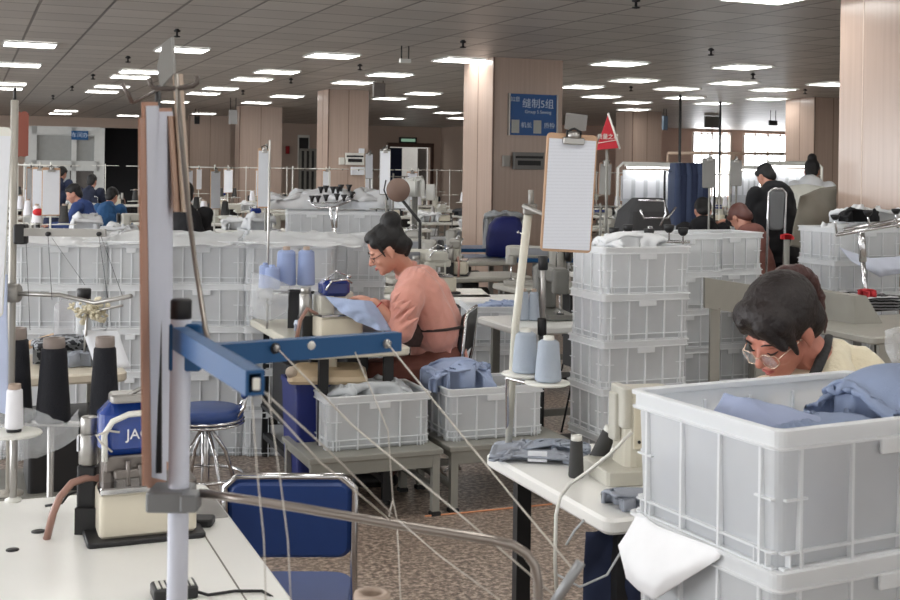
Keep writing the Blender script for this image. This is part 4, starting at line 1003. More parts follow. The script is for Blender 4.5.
# leaning white pole with two cone discs
t = thing('thread_stand', 'white leaning pole stand with two grey-blue cones, at the corner of the right table', 'thread stand', tuple(G(510, 447, z)), 0)
b0 = G(505, 447, z)+Vector((.01, 0, 0)); 
W(t).tube([b0, P(515, 330, 3.5), P(528, 215, 3.45)], [.0105, .0115, .0125], 12).build('pole', mat('pole_cream', (214, 212, 200), .35), t)
W(t).lathe([(.03, 0), (.03, .006), (.014, .012)], b0, n=14).build('foot', STEEL, t)
W(t).slab(tuple(P(530, 209, 3.45)), (.04, .03, .03), .006).cyl(P(523, 206, 3.44), P(548, 216, 3.36), .006).cyl(P(531, 205, 3.45), P(531, 190, 3.45), .008).build('clamp', mat('clamp_grey', (150, 148, 144)), t)
W(t).cyl(b0+Vector((.0, .02, 0)), P(507, 378, 3.5), .006).cyl(P(507, 378, 3.5), P(545, 387, 3.42), .006).build('disc_arm', CHROME, t)
for i, (px, py, Y) in enumerate(((524, 374, 3.5), (547, 383, 3.42))):
    c = P(px, py, Y)
    W(t).lathe([(.008, -.012), (.06, -.004), (.066, 0), (.064, .004), (.01, .003)], c, n=28).build('spool_disc', WHITE, t)
    cone((c.x+(.003), c.y, c.z+.006), .038, .030, .117, GBT, ('tall grey-blue thread cone on the left white disc' , 'grey-blue thread cone on the right white disc, next to the crate stack')[i], cap=WHITE, capr=.5)
# clipboard with its clip and tags
c = P(569, 193, 3.3)
clipboard_at(tuple(c), .146, .325, math.radians(12), 'large wooden clipboard with a printed sheet hanging in the centre right', roll=math.radians(2.8))
tg = thing('grey_tag', 'small tilted grey card above the large clipboard', 'card', tuple(P(576, 122, 3.33)), 0)
MB().box((0, 0, 0), (.06, .002, .045), M=Matrix.Rotation(math.radians(6), 4, 'Y')).build('card', mat('card_grey', (126, 124, 122), .5), tg)
hg = thing('hanging_rod', 'thin pale rod holding up the large clipboard', 'rod', tuple(P(548, 216, 3.36)), 0)
W(hg).tube([P(548, 216, 3.36), P(566, 205, 3.34), P(570, 122, 3.335)], .003, 6).build('rod', mat('pole_cream', (214, 212, 200)), hg)
# red pennant
pn = thing('pennant', 'red triangular pennant with small white lettering above a hanging grey board', 'pennant', tuple(P(608, 150, 6.8)), 0)
Yn = 6.8
for dy_ in (0,): 
    a, b_, c_ = P(608, 115, Yn), P(596, 150, Yn), P(619, 148, Yn); o3 = Vector((0, .012, 0))
    W(pn).add([a, b_, c_, a+o3, b_+o3, c_+o3], [(0, 1, 2), (5, 4, 3), (0, 3, 4, 1), (1, 4, 5, 2), (2, 5, 3, 0)], False).build('flag', mat('pennant_red', (190, 36, 52), .6), pn)
W(pn).tube([P(608, 113, Yn-.005), P(620, 149, Yn-.005)], .006, 6).build('edge_cord', WHITE, pn)
text('质量之星', .034, tuple(RM(pn) @ P(608, 137, Yn-.006)), pn, WHITE, sx=.9)
W(pn).tube([P(598.5, 143, Yn-.004), P(617, 140, Yn-.004)], .002, 5).build('underline', WHITE, pn)
W(pn).cyl(P(607, 150, Yn+.02), P(606, 235, Yn+.02), .008).build('staff', GREYM, pn)
clipboard_at(tuple(P(605, 179, 6.9)), .075, .19, math.radians(15), 'grey board hanging under the red pennant', m=mat('brown_edge', (150, 120, 100)), pm=mat('grey_sheet', (150, 150, 148), .7), roll=math.radians(2))

# ---------------------------------------------------------------- crate stacks
def gp(px, Y): p = P(px, 300, Y); return (p.x, p.y, 0)
stack(gp(603, 5.95), 5, YAW, 'tall stack beside the large clipboard', seed=1, fills=WFAB, bulge=.29)
stack(gp(704, 7.55), 5, YAW, 'stack behind the slanted grey panel', seed=2, fills=LGREYF, dims=(.44, .36, .245))
stack(gp(652, 7.3), 5, YAW, 'stack right behind the tallest centre stack', seed=3)
# back-left row
for i, (px, Y) in enumerate([(-88, 6.45), (6, 6.45), (99, 6.5), (150, 6.6), (238, 6.62)]):
    stack(gp(px+6, Y), 5, math.radians(4), '%s stack in the back left row' % ORD[i], z0=.002, seed=i, fills=WFAB, bulge=.2, dims=(.49, .36, .245) if i != 2 else (.27, .36, .245))
stack(gp(332, 6.9), 5, math.radians(4), 'stack just left of the woman in pink', z0=.002, seed=4, bulge=.2, dims=(.3, .36, .245))
# plastic film laid over the row
for i, (a, b, Y, lab) in enumerate([(0, 100, 6.42, 'left'), (100, 232, 6.5, 'middle'), (238, 362, 6.6, 'right')]):
    za = 1.198
    A_, B_ = P(a, 240, Y), P(b, 240, Y)
    t = thing('plastic_film', 'clear plastic film laid over the tops of the back left crate row, %s piece' % lab, 'plastic film', (A_.x, A_.y, za), 0)
    mb = MB(); 
    W(t).ruled([(A_.x, Y-.03, za-.03), (B_.x, Y-.03, za-.03)], [(A_.x, Y+.42, za+.025), (B_.x, Y+.42, za+.025)], 46, 18, .013, 9, .002, i+3, .02, (0, 0, 1)).build('film', plastic_sheet('film_plastic', (236, 238, 240), .3, .35), t)
# right stack
stack(gp(834, 8.5), 5, YAW, 'stack before the huge right column', seed=6, dims=(.62, .4, .245), bulge=.26)
# crate behind the woman
stack(gp(470, 7.4), 3, YAW*.4, 'low stack behind the pink woman\'s chair', seed=7, fills=LBLUE, dims=(.44, .4, .245), bulge=.24)

# ---------------------------------------------------------------- benches with the two open crates
p = G(437, 449, .31)
bc = Vector((p.x, p.y, 0)) + U*(-.29) + V*.24
bench((bc.x, bc.y, 0), YAW, .64, .5, .31, 'low grey metal bench carrying the crate of grey garments')
cl = P(327, 448, 5.45); cpos = Vector((cl.x, cl.y, 0)) + U*.25 + V*.18
crate((cpos.x, cpos.y, .311), YAW, 'open white crate of grey garments on the low bench, front one')
t = fill((cpos.x, cpos.y, .311), YAW, CRD, .265, LGREYF, 'light grey garments heaped in the open crate on the front bench', 31, .05, .85)
bc2 = bc + U*.67 + V*.02
bench((bc2.x, bc2.y, 0), YAW, .62, .5, .31, 'second low grey bench right of the first, carrying the other open crate')
c2 = bc2 + U*(-.03) + V*.03
crate((c2.x, c2.y, .311), YAW, 'open white crate of blue garments on the second bench')
fill((c2.x, c2.y, .311), YAW, CRD, .19, WFAB, 'white cloth lining the crate on the second bench', 33, .02, .8)
t = thing('garment', 'crumpled light blue garments piled over the left end of the second bench crate', 'garment', (c2.x-.13, c2.y-.05, .311+.215), YAW)
MB().heap((0, 0), .34, .28, 0, .15, 36, .06, base=.4, nx=54, ny=44).build('cloth', LBLUE, t)
# blue bin and beige board, white block
p = P(298, 474, 5.75)
t = thing('blue_bin', 'tall dark blue plastic bin left of the front bench', 'bin', (p.x+.06, p.y+.05, 0), YAW)
hb = P(300, 384, 5.75).z
MB().loft([rrect(.2, .26, .02, 0), rrect(.24, .3, .02, hb), rrect(.25, .31, .02, hb), rrect(.25, .31, .02, hb+.02), rrect(.22, .28, .02, hb+.02), rrect(.18, .24, .02, .02)]).build('bin_body', BLUEBIN, t)
bb = P(325, 380, 5.65); 
t = thing('beige_lid', 'rounded beige board lying over the dark blue bin', 'board', (bb.x, bb.y+.12, hb+.022), math.radians(6))
MB().loft([rrect(.36, .3, .03, 0, 4), rrect(.38, .32, .04, .015, 4), rrect(.37, .31, .04, .035, 4), rrect(.3, .24, .04, .062, 4)], smooth=False).build('board', mat('beige_board', (206, 186, 156), .5), t)
MB().ball((-.17, -.13, .055), .028).build('knob', mat('knob_beige', (190, 176, 160)), t)
MB().slab((.0, .02, .1), (.09, .08, .08), .008).build('white_block', CREAM, t)

# stool and background chair left-centre
p = P(206, 407, 5.45); stool((p.x, p.y, 0), math.radians(-80), 'round blue stool with chrome rings behind the white pole', back=True)
# chair of the woman in pink
pc = P(460, 350, 6.0)

# ---------------------------------------------------------------- pink woman's table
A = G(412, 347, z); B_ = G(248, 318, z)
ctr = (Vector((A.x, A.y, 0)) + Vector((B_.x, B_.y, 0)))/2
Rr = YAW
dl = (Vector((A.x, A.y, 0)) - Vector((B_.x, B_.y, 0))); a_u, a_v = abs(dl.dot(U)), abs(dl.dot(V))
tp_ = table((ctr.x, ctr.y, 0), YAW, max(a_u, .5), max(a_v, .9), z, 'cream sewing table of the woman in the pink top', top=mat('worktop_cream2', (208, 204, 190), .35), motor=False, legm=DARK)
MB().slab((0, .1, .3), (.42, .8, .02), .02).slab((0, .2, .45), (.36, .4, .28), .06).build('under_shelf', BLACK, tp_)  # black shelf and block added to darken the space under the table
MB().slab((0, .0, z-.2), (.2, .2, .3), .02).slab((.1, -.2, z-.22), (.12, .16, .3), .02).build('motor_box', BLACK, tp_)  # motor, enlarged with an extra black block to deepen the under-table shade
po = G(340, 336, z)
overlock((po.x-.02, po.y-.05, z), YAW+math.radians(8), 'overlock machine with a dark blue top in front of the woman in pink')
# light blue cones
cw = P(275, 292, 6.25)
rk = thing('cone_rack', 'dark rack carrying the four light blue thread cones', 'thread stand', (cw.x, cw.y, z), 0)
W(rk).box((P(297, 300, 6.3).x, 6.3, z+.1), (.09, .04, .2)).box((P(291, 286, 6.3).x, 6.3, P(0, 287, 6.3).z-.006), (.24, .06, .01)).build('rack', DARK, rk)
W(rk).cyl((P(266, 300, 6.2).x, 6.25, z), (P(266, 300, 6.2).x, 6.25, P(266, 140, 6.25).z), .006).build('pole', STEEL, rk)
W(rk).box((P(270, 289, 6.2).x, 6.2, P(0, 289.5, 6.2).z), (.1, .08, .006)).build('lower_shelf', WHITE, rk)
for i, (px, y0, y1, w_, Y) in enumerate([(286, 250, 285, 20, 6.3), (306, 250, 285, 18, 6.3), (265, 265, 288, 13, 6.22), (272, 267, 289, 16, 6.16)]):
    p = P(px, y1, Y)
    cone((p.x, p.y, p.z), w_/2/F*Y, w_*.44/F*Y, (y1-y0)/F*Y, BLUET, ['big light blue thread cone, left of the tall pair by the woman', 'big light blue thread cone, right of the tall pair by the woman', 'small light blue cone behind the lower front one', 'small light blue cone at the front of the rack above the plastic bag'][i], cap=CARD if i < 2 else BLUET, capr=.4)
sheet('plastic_bag', 'plastic bag', 'crumpled clear plastic bag under the light blue cones', [P(252, 272, 6.1), P(268, 276, 6.1), P(290, 285, 6.1)], [P(249, 316, 6.1), P(268, 322, 6.08), P(288, 312, 6.1)], 24, 20, BAG, .02, 12, 13, .05)
# white and blue cloth on the table
p = G(343, 331, z)
t = thing('cloth_pile', 'pile of white and pale blue cut pieces on the woman\'s table', 'cloth pieces', (p.x, p.y-.05, z+.002), YAW)
MB().heap((0, 0), .46, .28, 0, .075, 41, .035, base=.7, freq=13, nx=44, ny=30).build('cloth', mat('pale_blue_white', (206, 212, 228), .85), t)
sheet('garment', 'garment', 'light blue garment being fed under the machine by the woman in pink', [P(325, 296, 5.92), P(345, 298, 5.88), P(364, 300, 5.86), P(374, 302, 5.88)], [P(340, 312, 5.84), P(356, 322, 5.8), P(376, 330, 5.8), P(392, 331, 5.86)], 30, 24, LBLUE, .022, 14, 17, .03)
# ---------------------------------------------------------------- people
def remesh(o, vox, smooth=2):
    m = o.modifiers.new('r', 'REMESH'); m.mode = 'VOXEL'; m.voxel_size = vox; m.use_smooth_shade = True
    if smooth:
        s = o.modifiers.new('s', 'SMOOTH'); s.factor = .5; s.iterations = smooth
    return o
TEX = {}
def wrinkle(o, size, strength, kind='CLOUDS'):
    k = (kind, size)
    if k not in TEX:
        t = bpy.data.textures.new('fold', kind); t.noise_scale = size; TEX[k] = t
        if kind == 'CLOUDS': t.noise_depth = 2
        if kind == 'MUSGRAVE': t.musgrave_type = 'RIDGED_MULTIFRACTAL'
    d = o.modifiers.new('d', 'DISPLACE'); d.texture = TEX[k]; d.strength = strength; d.mid_level = .5; d.texture_coords = 'GLOBAL'
def head_M(c, face, up):
    f = Vector(face).normalized(); u = Vector(up); u = (u-f*u.dot(f)).normalized(); r = f.cross(u)   # right-hand: x = right
    M = Matrix((r, f, u)).transposed().to_4x4(); M.translation = Vector(c); return M
def head_into(mb, M, s=1.0):
    """head about .23 m tall, +y the face, z up, origin between the ears; added to MB in place"""
    T = Matrix.Diagonal((s, s, s, 1)); old = mb.M; mb.M = old @ M @ T
    mb.ball((0, -.012, .045), (.074, .092, .082), n=14)          # cranium
    mb.ball((0, .03, -.01), (.062, .062, .085), n=14)            # face
    mb.ball((0, .045, -.06), (.042, .045, .04), n=12)            # jaw
    mb.ball((0, .078, -.082), (.018, .016, .016), n=8)           # chin
    mb.capsule((0, .088, .012), (0, .108, -.018), .007, .0115)   # nose
    mb.ball((.010, .096, -.024), .008, n=6); mb.ball((-.010, .096, -.024), .008, n=6)
    mb.ball((0, .088, -.047), (.020, .010, .005), n=8); mb.ball((0, .086, -.056), (.017, .010, .006), n=8)
    mb.ball((.034, .06, -.022), (.022, .024, .022), n=8); mb.ball((-.034, .06, -.022), (.022, .024, .022), n=8)   # cheeks
    mb.ball((.026, .075, .028), (.02, .014, .009), n=8); mb.ball((-.026, .075, .028), (.02, .014, .009), n=8)     # brow
    for q in (-1, 1):
        mb.ball((q*.073, -.005, -.003), (.007, .018, .03), Matrix.Rotation(q*.25, 3, 'Z'), n=8)
        mb.ball((q*.072, .0, -.03), (.006, .009, .01), n=6)
    mb.M = old
def face_features(root, M, s=1.0, closed=True):
    T = M @ Matrix.Diagonal((s, s, s, 1)); Rm = RM(root)
    eb = MB(Rm @ T); br = MB(Rm @ T)
    for q in (-1, 1):
        eb.tube([(q*.018, .0865, .006), (q*.028, .087, .002), (q*.038, .0815, .004), (q*.045, .075, .008)], [.0015, .0022, .0022, .001], 6)
        br.tube([(q*.014, .091, .03), (q*.028, .09, .036), (q*.044, .08, .03)], [.002, .003, .0015], 6, flat=.6)
    eb.build('eyelashes', HAIR, root); br.build('eyebrows', HAIR, root)
    MB(Rm @ T).tube([(-.02, .092, -.05), (-.008, .0985, -.048), (0, .098, -.0495), (.008, .0985, -.048), (.02, .092, -.05)], [.001, .0035, .003, .0035, .001], 6).tube([(-.016, .092, -.0535), (0, .0985, -.057), (.016, .092, -.0535)], [.001, .0045, .001], 6).build('lips', mat('lips', (170, 84, 80), .4), root)
def hand_into(mb, wrist, fdir, pdir, s=1.0, curl=.6, side=1):
    """wrist point, finger direction, palm normal; five bent fingers"""
    f = Vector(fdir).normalized(); n = Vector(pdir); n = (n-f*n.dot(f)).normalized(); x = f.cross(n)*side
    w = Vector(wrist)
    R3 = Matrix((x, f, n)).transposed()
    mb.ball(w+f*.045*s, (.040*s, .048*s, .015*s), R3, n=10)
    L = (.068, .076, .072, .056)
    for k in range(4):
        b = w + f*.075*s + x*(.028-.0187*k)*s
        p = b; d = f.copy(); l = L[k]*s
        for j, fr in enumerate((.42, .32, .26)):
            ang = curl*(.35+.35*j); d = (d*math.cos(ang)+n*math.sin(ang)).normalized()
            q = p + d*l*fr; mb.capsule(p, q, (.0088-.001*j)*s, (.0082-.001*j)*s, 8); p = q
    b = w + f*.02*s + x*.03*s; m_ = b + (x*.55+f*.75+n*.3).normalized()*.042*s; e = m_ + (x*.1+f*.85+n*.5).normalized()*.032*s
    mb.capsule(b, m_, .0125*s, .0105*s, 8); mb.capsule(m_, e, .0102*s, .0085*s, 8)
def bone(mb, pts, rad):
    for i in range(len(pts)-1): mb.capsule(pts[i], pts[i+1], rad[i], rad[i+1], 14)

# ---- woman in pink
Q = lambda x_, y_, Y_: P(x_, y_, Y_+.25)
hc = Q(388, 250, 5.82)
fdir = Vector((-.86, -.10, -.52)); upv = Vector((-.50, -.12, .85))
MH = head_M(hc, fdir, upv)
root = thing('person', 'woman in a pink top with black bun, bent over her sewing at the centre left', 'person', (Q(435, 380, 5.95).x, 6.2, 0), 0)
sh_n = Q(414, 284, 5.76); sh_f = Q(418, 279, 6.1); neck = Q(407, 272, 5.92); chest = Q(425, 300, 5.93); waist = Q(438, 330, 5.95); hip = Q(440, 362, 5.95)
el_n = Q(401, 331, 5.66); wr_n = Q(374, 303, 5.66); ha_d = Q(360, 294, 5.70)-wr_n
el_f = Q(400, 318, 6.12); wr_f = Q(376, 304, 5.95)
kn = Q(375, 378, 5.78); kf = Q(372, 374, 6.1); an = Q(385, 470, 5.78); af = Q(388, 465, 6.1)
hn = Q(440, 372, 5.84); hf = Q(442, 372, 6.06)
b = W(root)
head_into(b, MH, 1.03)
bone(b, [MH @ Vector((0, -.015, -.04)), neck, chest, waist, hip], [.05, .055, .11, .11, .13])
bone(b, [neck, sh_n, el_n, wr_n], [.055, .05, .04, .027]); bone(b, [neck, sh_f, el_f, wr_f], [.055, .05, .04, .027])
bone(b, [hn, kn, an], [.085, .06, .04]); bone(b, [hf, kf, af], [.085, .06, .04])
hand_into(b, wr_n+ha_d.normalized()*.01, ha_d.normalized()+Vector((-.3, 0, -.1)), (-.3, .2, -1), .95, .8, 1)
hand_into(b, wr_f, Vector((-1, -.3, -.3)), (0, -.2, -1), .95, .8, -1)
remesh(b.build('body', SKIN, root), .0045, 2)
face_features(root, MH, 1.03)
s = W(root)
bone(s, [Q(409, 275, 5.92), Q(420, 288, 5.93), chest, waist, Q(439, 357, 5.95)], [.065, .12, .145, .14, .15])
bone(s, [Q(422, 292, 5.8), waist+Vector((0, -.1, 0))], [.1, .11]); bone(s, [Q(424, 290, 6.05), waist+Vector((0, .1, 0))], [.1, .11])
bone(s, [Q(416, 284, 5.80), Q(407, 300, 5.70), el_n+Vector((.0, 0, .01)), el_n.lerp(wr_n, .12)], [.09, .084, .072, .06])
bone(s, [Q(420, 280, 6.06), el_f, wr_f.lerp(el_f, .3)], [.08, .068, .05])
for f_ in (((404, 300), (398, 304), (392, 312)), ((412, 300), (403, 308), (394, 318)), ((416, 306), (406, 316), (397, 324)), ((402, 292), (396, 296), (391, 304)), ((418, 318), (408, 324), (399, 330))):
    s.tube([Q(*f_[0], 5.60), Q(*f_[1], 5.585), Q(*f_[2], 5.60)], [.006, .013, .006], 8)
for f_ in (((430, 330), (436, 345), (434, 356)), ((446, 328), (450, 342), (449, 356)), ((420, 312), (432, 320), (446, 323)), ((432, 290), (444, 302), (452, 316))):
    s.tube([Q(*f_[0], 5.80), Q(*f_[1], 5.79), Q(*f_[2], 5.81)], [.006, .014, .006], 8)
o = remesh(s.build('pink_sweater', PINK, root), .007, 2); wrinkle(o, .09, .018)
W(root).lathe([(.062, -.01), (.07, 0), (.062, .016), (.05, .016)], Q(406.5, 270.5, 5.915), Q(398, 262, 5.9)-Q(409, 276, 5.92), 24).build('collar', PINK, root)
h = MB(RM(root) @ MH)
h.ball((0, -.022, .055), (.083, .098, .085), n=16); h.ball((0, -.06, .01), (.072, .06, .07), n=14)
h.ball((0, .03, .098), (.066, .05, .034), n=12); h.ball((.045, .03, .07), (.035, .04, .035), n=10); h.ball((-.045, .03, .07), (.035, .04, .035), n=10)
h.ball((0, -.085, .122), (.06, .056, .05), n=14); h.ball((.0, -.065, .10), (.06, .06, .05), n=12)
h.capsule((.07, .035, .06), (.078, .025, .0), .009, .004); h.capsule((-.07, .035, .06), (-.078, .03, -.01), .011, .004)
h.capsule((0, -.09, -.02), (0, -.07, -.06), .04, .02)
o = remesh(h.build('hair', HAIR, root), .004, 3); wrinkle(o, .012, .003)
g = MB(RM(root) @ MH)
for q in (-1, 1): g.tube([(q*.03+.022*math.cos(a), .097+(-.012 if abs(.022*math.cos(a)*q) > .018 and q*math.cos(a) > 0 else 0), .0+.018*math.sin(a)) for a in [k*math.pi/8 for k in range(17)]], .0014, 5).tube([(q*.05, .088, .004), (q*.072, .02, .008)], .0014, 5)
g.tube([(-.009, .101, .003), (.009, .101, .003)], .0014, 5).build('glasses', DARK, root)
pm = W(root); bone(pm, [hn, kn, an], [.105, .082, .06]); bone(pm, [hf, kf, af], [.105, .08, .06]); bone(pm, [Q(441, 365, 5.9), Q(441, 365, 6.0)], [.14, .14])
o = remesh(pm.build('trousers', BROWNT, root), .009, 2); wrinkle(o, .08, .02)
for q in (an, af):
    W(root).capsule(Vector((q.x+.03, q.y, .04)), Vector((q.x-.13, q.y, .035)), .038, .034).build('shoe', BLACK, root)
# apron strap & pouch
wc_ = Q(437, 325, 5.95)
W(root).tube([wc_+Vector((.163*math.cos(k_*math.pi/12), .215*math.sin(k_*math.pi/12), .012*math.cos(k_*math.pi/12))) for k_ in range(25)], .0075, 6).build('apron_strap', mat('apron_dark', (48, 36, 34), .8), root)
ap = W(root); ap.ruled([Q(400, 322, 5.72), Q(428, 324, 5.78)], [Q(400, 346, 5.70), Q(420, 347, 5.76)], 14, 12, .006, 14, .006, 3, .02, (0, -1, 0)); ap.build('apron_pouch', mat('apron_pattern', (62, 44, 40), .8, var=.7, scale=60), root)
pb_ = wr_n.lerp(el_n, .12)
W(root).lathe([(.030, -.003), (.032, 0), (.030, .003)], pb_, el_n-wr_n, 16).build('red_bracelet', REDF, root)
# her black chair
chair((Q(455, 380, 5.98).x+.03, 6.25, 0), math.radians(80), 'black chair with a chrome frame under the woman in pink', seat=BLACK, back=BLACK, w=.34, bh=.22, bz=.76)

# ---- woman at right
hc = P(782, 330, 2.95)
fdir = Vector((-.66, -.42, -.60)); upv = Vector((-.40, -.34, .84))
MH = head_M(hc, fdir, upv)
root = thing('person', 'woman with reddish dark hair and glasses in a cream jacket, leaning down at right', 'person', (P(840, 380, 3.15).x, 3.15, 0), 0)
b = W(root); head_into(b, MH, 1.0)
neck = P(822, 366, 3.02); chest = P(842, 420, 3.12); hip = P(862, 560, 3.25)
shr = P(800, 400, 2.98); shl = P(868, 396, 3.12)
bone(b, [MH @ Vector((0, -.015, -.04)), neck, chest, hip], [.052, .055, .11, .13])
elr = P(745, 455, 2.95); wrr = P(700, 450, 2.80); ell = P(890, 470, 3.0); wrl = P(850, 480, 2.8)
bone(b, [shr, elr, wrr], [.05, .04, .027]); bone(b, [shl, ell, wrl], [.05, .04, .027])
hand_into(b, wrr, Vector((-1, -.3, -.1)), (0, 0, -1), .95, .6, 1); hand_into(b, wrl, Vector((-1, -.4, -.1)), (0, 0, -1), .95, .6, -1)
kn = Vector((hip.x-.32, 2.95, .5)); kf = Vector((hip.x-.25, 3.15, .5))
bone(b, [hip, kn, Vector((kn.x, kn.y, .06))], [.1, .06, .04]); bone(b, [hip, kf, Vector((kf.x, kf.y, .06))], [.1, .06, .04])
remesh(b.build('body', SKIN2, root), .0045, 2)
face_features(root, MH)
s = W(root)
bone(s, [P(822, 378, 3.05), P(838, 405, 3.12), chest, hip], [.07, .125, .15, .16])
bone(s, [P(800, 397, 2.99), elr, wrr.lerp(elr, .2)], [.078, .065, .045]); bone(s, [P(866, 393, 3.14), ell, wrl.lerp(ell, .2)], [.085, .07, .045])
bone(s, [P(838, 362, 3.12), P(852, 374, 3.12), P(874, 396, 3.14)], [.06, .078, .085]); bone(s, [P(836, 350, 3.05), P(832, 370, 3.0), P(828, 392, 2.98)], [.035, .06, .07]); bone(s, [P(800, 392, 3.0), P(762, 398, 2.98)], [.07, .05])
o = remesh(s.build('cream_jacket', CREAMJ, root), .007, 3); wrinkle(o, .07, .02)
W(root).tube([P(829, 336, 3.0), P(826, 348, 2.96), P(820, 362, 2.93), P(811, 382, 2.92)], [.010, .013, .014, .013], 10, flat=.6).build('scarf_trim', mat('patterned_trim', (40, 40, 42), .7, var=.9, scale=160), root)
h = MB(RM(root) @ MH)
h.ball((0, -.022, .052), (.088, .104, .09), n=18); h.ball((0, -.06, .0), (.078, .06, .075), n=14)
h.ball((0, .042, .092), (.068, .045, .036), n=12); h.ball((.05, .035, .068), (.036, .04, .04), n=10); h.ball((-.05, .035, .068), (.036, .04, .04), n=10)
h.capsule((.072, .02, .05), (.078, .014, -.0), .014, .004); h.capsule((-.066, .045, .06), (-.07, .045, -.02), .018, .006); h.capsule((-.03, .075, .08), (-.062, .07, .02), .024, .012); h.capsule((.03, .078, .082), (.06, .06, .035), .016, .010)
o = remesh(h.build('hair', HAIR2, root), .004, 4); wrinkle(o, .012, .003)
pt_ = W(root)
pt_.tube([P(772, 290, 3.02), P(774, 280, 3.02), P(785, 273, 3.02), P(799, 272, 3.03), P(810, 280, 3.05), P(817, 296, 3.06), P(823, 316, 3.07), P(825, 334, 3.07)], [.014, .02, .022, .023, .022, .018, .012, .004], 12)
pt_.ball(P(792, 288, 3.05), (.05, .035, .03), n=10)
o = remesh(pt_.build('ponytail', mat('reddish_hair', (66, 36, 34), .4, var=.5, scale=30, bump=.4, bscale=120), root), .005, 1); wrinkle(o, .02, .012)
W(root).lathe([(.022, -.006), (.028, 0), (.022, .006)], P(778, 287, 2.98), (0.2, 0, 1), 14).build('hair_tie', BLACK, root)
g = MB(RM(root) @ MH)
for q in (-1, 1): g.tube([(q*.031+.024*math.cos(a), .104-.01*(q*math.cos(a) > .5), -.004+.021*math.sin(a)) for a in [k*math.pi/8 for k in range(17)]], .0014, 5).tube([(q*.054, .092, 0), (q*.076, .02, .006)], .0015, 5)
g.tube([(-.008, .108, .003), (.008, .108, .003)], .0014, 5).build('glasses_frame', mat('gold_wire', (214, 190, 170), .25, .8), root)
g = MB(RM(root) @ MH)
for q in (-1, 1): g.lathe([(.022, 0), (.022, .001)], (q*.031, .101, -.004), (0, 1, 0), 16)
g.build('glasses_lens', plastic_sheet('lens', (230, 235, 240), .85, .1, .05), root)
pm = W(root); bone(pm, [hip, kn, Vector((kn.x, kn.y, .08))], [.12, .08, .06]); bone(pm, [hip, kf, Vector((kf.x, kf.y, .08))], [.12, .08, .06])
remesh(pm.build('trousers', DGREYF, root), .012, 2)
for q in (kn, kf): W(root).capsule(Vector((q.x+.03, q.y, .04)), Vector((q.x-.13, q.y, .035)), .038, .034).build('shoe', BLACK, root)
stool((hip.x+.02, hip.y, 0), 0, 'stool under the woman in the cream jacket, hidden by the crates', seat=BLACK)

# ---- distant people
def far_person(px, pyh, Y, label, top, trouser=DGREYF, hair=HAIR, face=(-1, -.2, -.3), hood=None, lean=.5, arm=True, s=1.0, bulk=1.0):
    hc = P(px, pyh, Y); f = Vector(face).normalized(); fh = Vector((f.x, f.y, 0)).normalized(); sd = Vector((-fh.y, fh.x, 0))
    up = Vector((0, 0, 1)) + fh*.5*abs(f.z)*2
    MH = head_M(hc, f, up)
    neck = hc + Vector((0, 0, -.115*s)) - fh*.06; hip = Vector((hc.x, hc.y, 0)) - fh*(.12+.35*lean) + Vector((0, 0, .53 if hc.z < 1.45 else .88))
    chest = neck.lerp(hip, .35) - fh*.03*lean
    root = thing('person', label, 'person', (hip.x, hip.y, 0), 0)
    standing = hc.z >= 1.45
    shs = [neck+sd*q*.17+Vector((0, 0, -.05)) for q in (-1, 1)]
    els = [p_+Vector((0, 0, -.24))+fh*.12 for p_ in shs]; wrs = [p_+fh*.22+Vector((0, 0, .0)) for p_ in els]
    if standing: kns = [hip+sd*q*.1+Vector((0, 0, -.42))+fh*.03 for q in (-1, 1)]
    else: kns = [hip+sd*q*.1+fh*.42+Vector((0, 0, -.02)) for q in (-1, 1)]
    ans = [Vector((k.x, k.y, .07)) for k in kns]
    b = W(root); head_into(b, MH, s)
    bone(b, [MH @ Vector((0, -.015, -.04)), neck, chest, hip], [.05, .055, .1, .12])
    for a_, e_, w_ in zip(shs, els, wrs):
        bone(b, [a_, e_, w_], [.045, .04, .028]); hand_into(b, w_, fh, (0, 0, -1), .95, .5, 1)
    for k_, n_ in zip(kns, ans): bone(b, [hip, k_, n_, n_+fh*.1], [.08, .06, .04, .035])
    remesh(b.build('body', SKIN, root), .011, 1)
    c = W(root); bone(c, [neck+Vector((0, 0, -.01))-fh*.02, neck.lerp(chest, .4)-fh*.03, chest, hip], [.075, .13*bulk, .15*bulk, .15]); bone(c, [chest+sd*.08*bulk, hip+sd*.06], [.1*bulk, .1]); bone(c, [chest-sd*.08*bulk, hip-sd*.06], [.1*bulk, .1])
    for a_, e_, w_ in zip(shs, els, wrs): bone(c, [a_, e_, w_.lerp(e_, .1)], [.078, .062, .045])
    if hood: c.ball(neck+Vector((0, 0, .0))-fh*.06, (.12, .12, .09), n=10)
    o = remesh(c.build('jacket', top, root), .014, 2); wrinkle(o, .09, .03)
    h = MB(RM(root) @ MH @ Matrix.Diagonal((s, s, s, 1)))
    h.ball((0, -.022, .05), (.08, .098, .085), n=12); h.ball((0, -.055, -.01), (.07, .05, .085), n=10); h.ball((0, .04, .085), (.064, .04, .03), n=10)
    if hood == 'bun': h.ball((0, -.07, .13), .05, n=10)
    remesh(h.build('hair', hair, root), .012, 1)
    t_ = W(root)
    for k_, n_ in zip(kns, ans): bone(t_, [hip, k_, n_], [.11, .08, .06])
    remesh(t_.build('trousers', trouser, root), .016, 1)
    return root, hip
far_person(766, 177, 10.4, 'person in a black jacket, back turned, bending over a table at right', BLACKF, face=(-.45, .75, -.8), lean=.2, bulk=1.25, s=.88)
far_person(812, 172, 12.6, 'person in a padded white jacket working at the right, before the near column', WFAB, face=(.3, .8, -.4), hood='bun')
far_person(703, 212, 11.0, 'dark haired person in black bent low behind the crates at right centre', BLACKF, face=(.1, .75, -.9), lean=.3, hood=True)
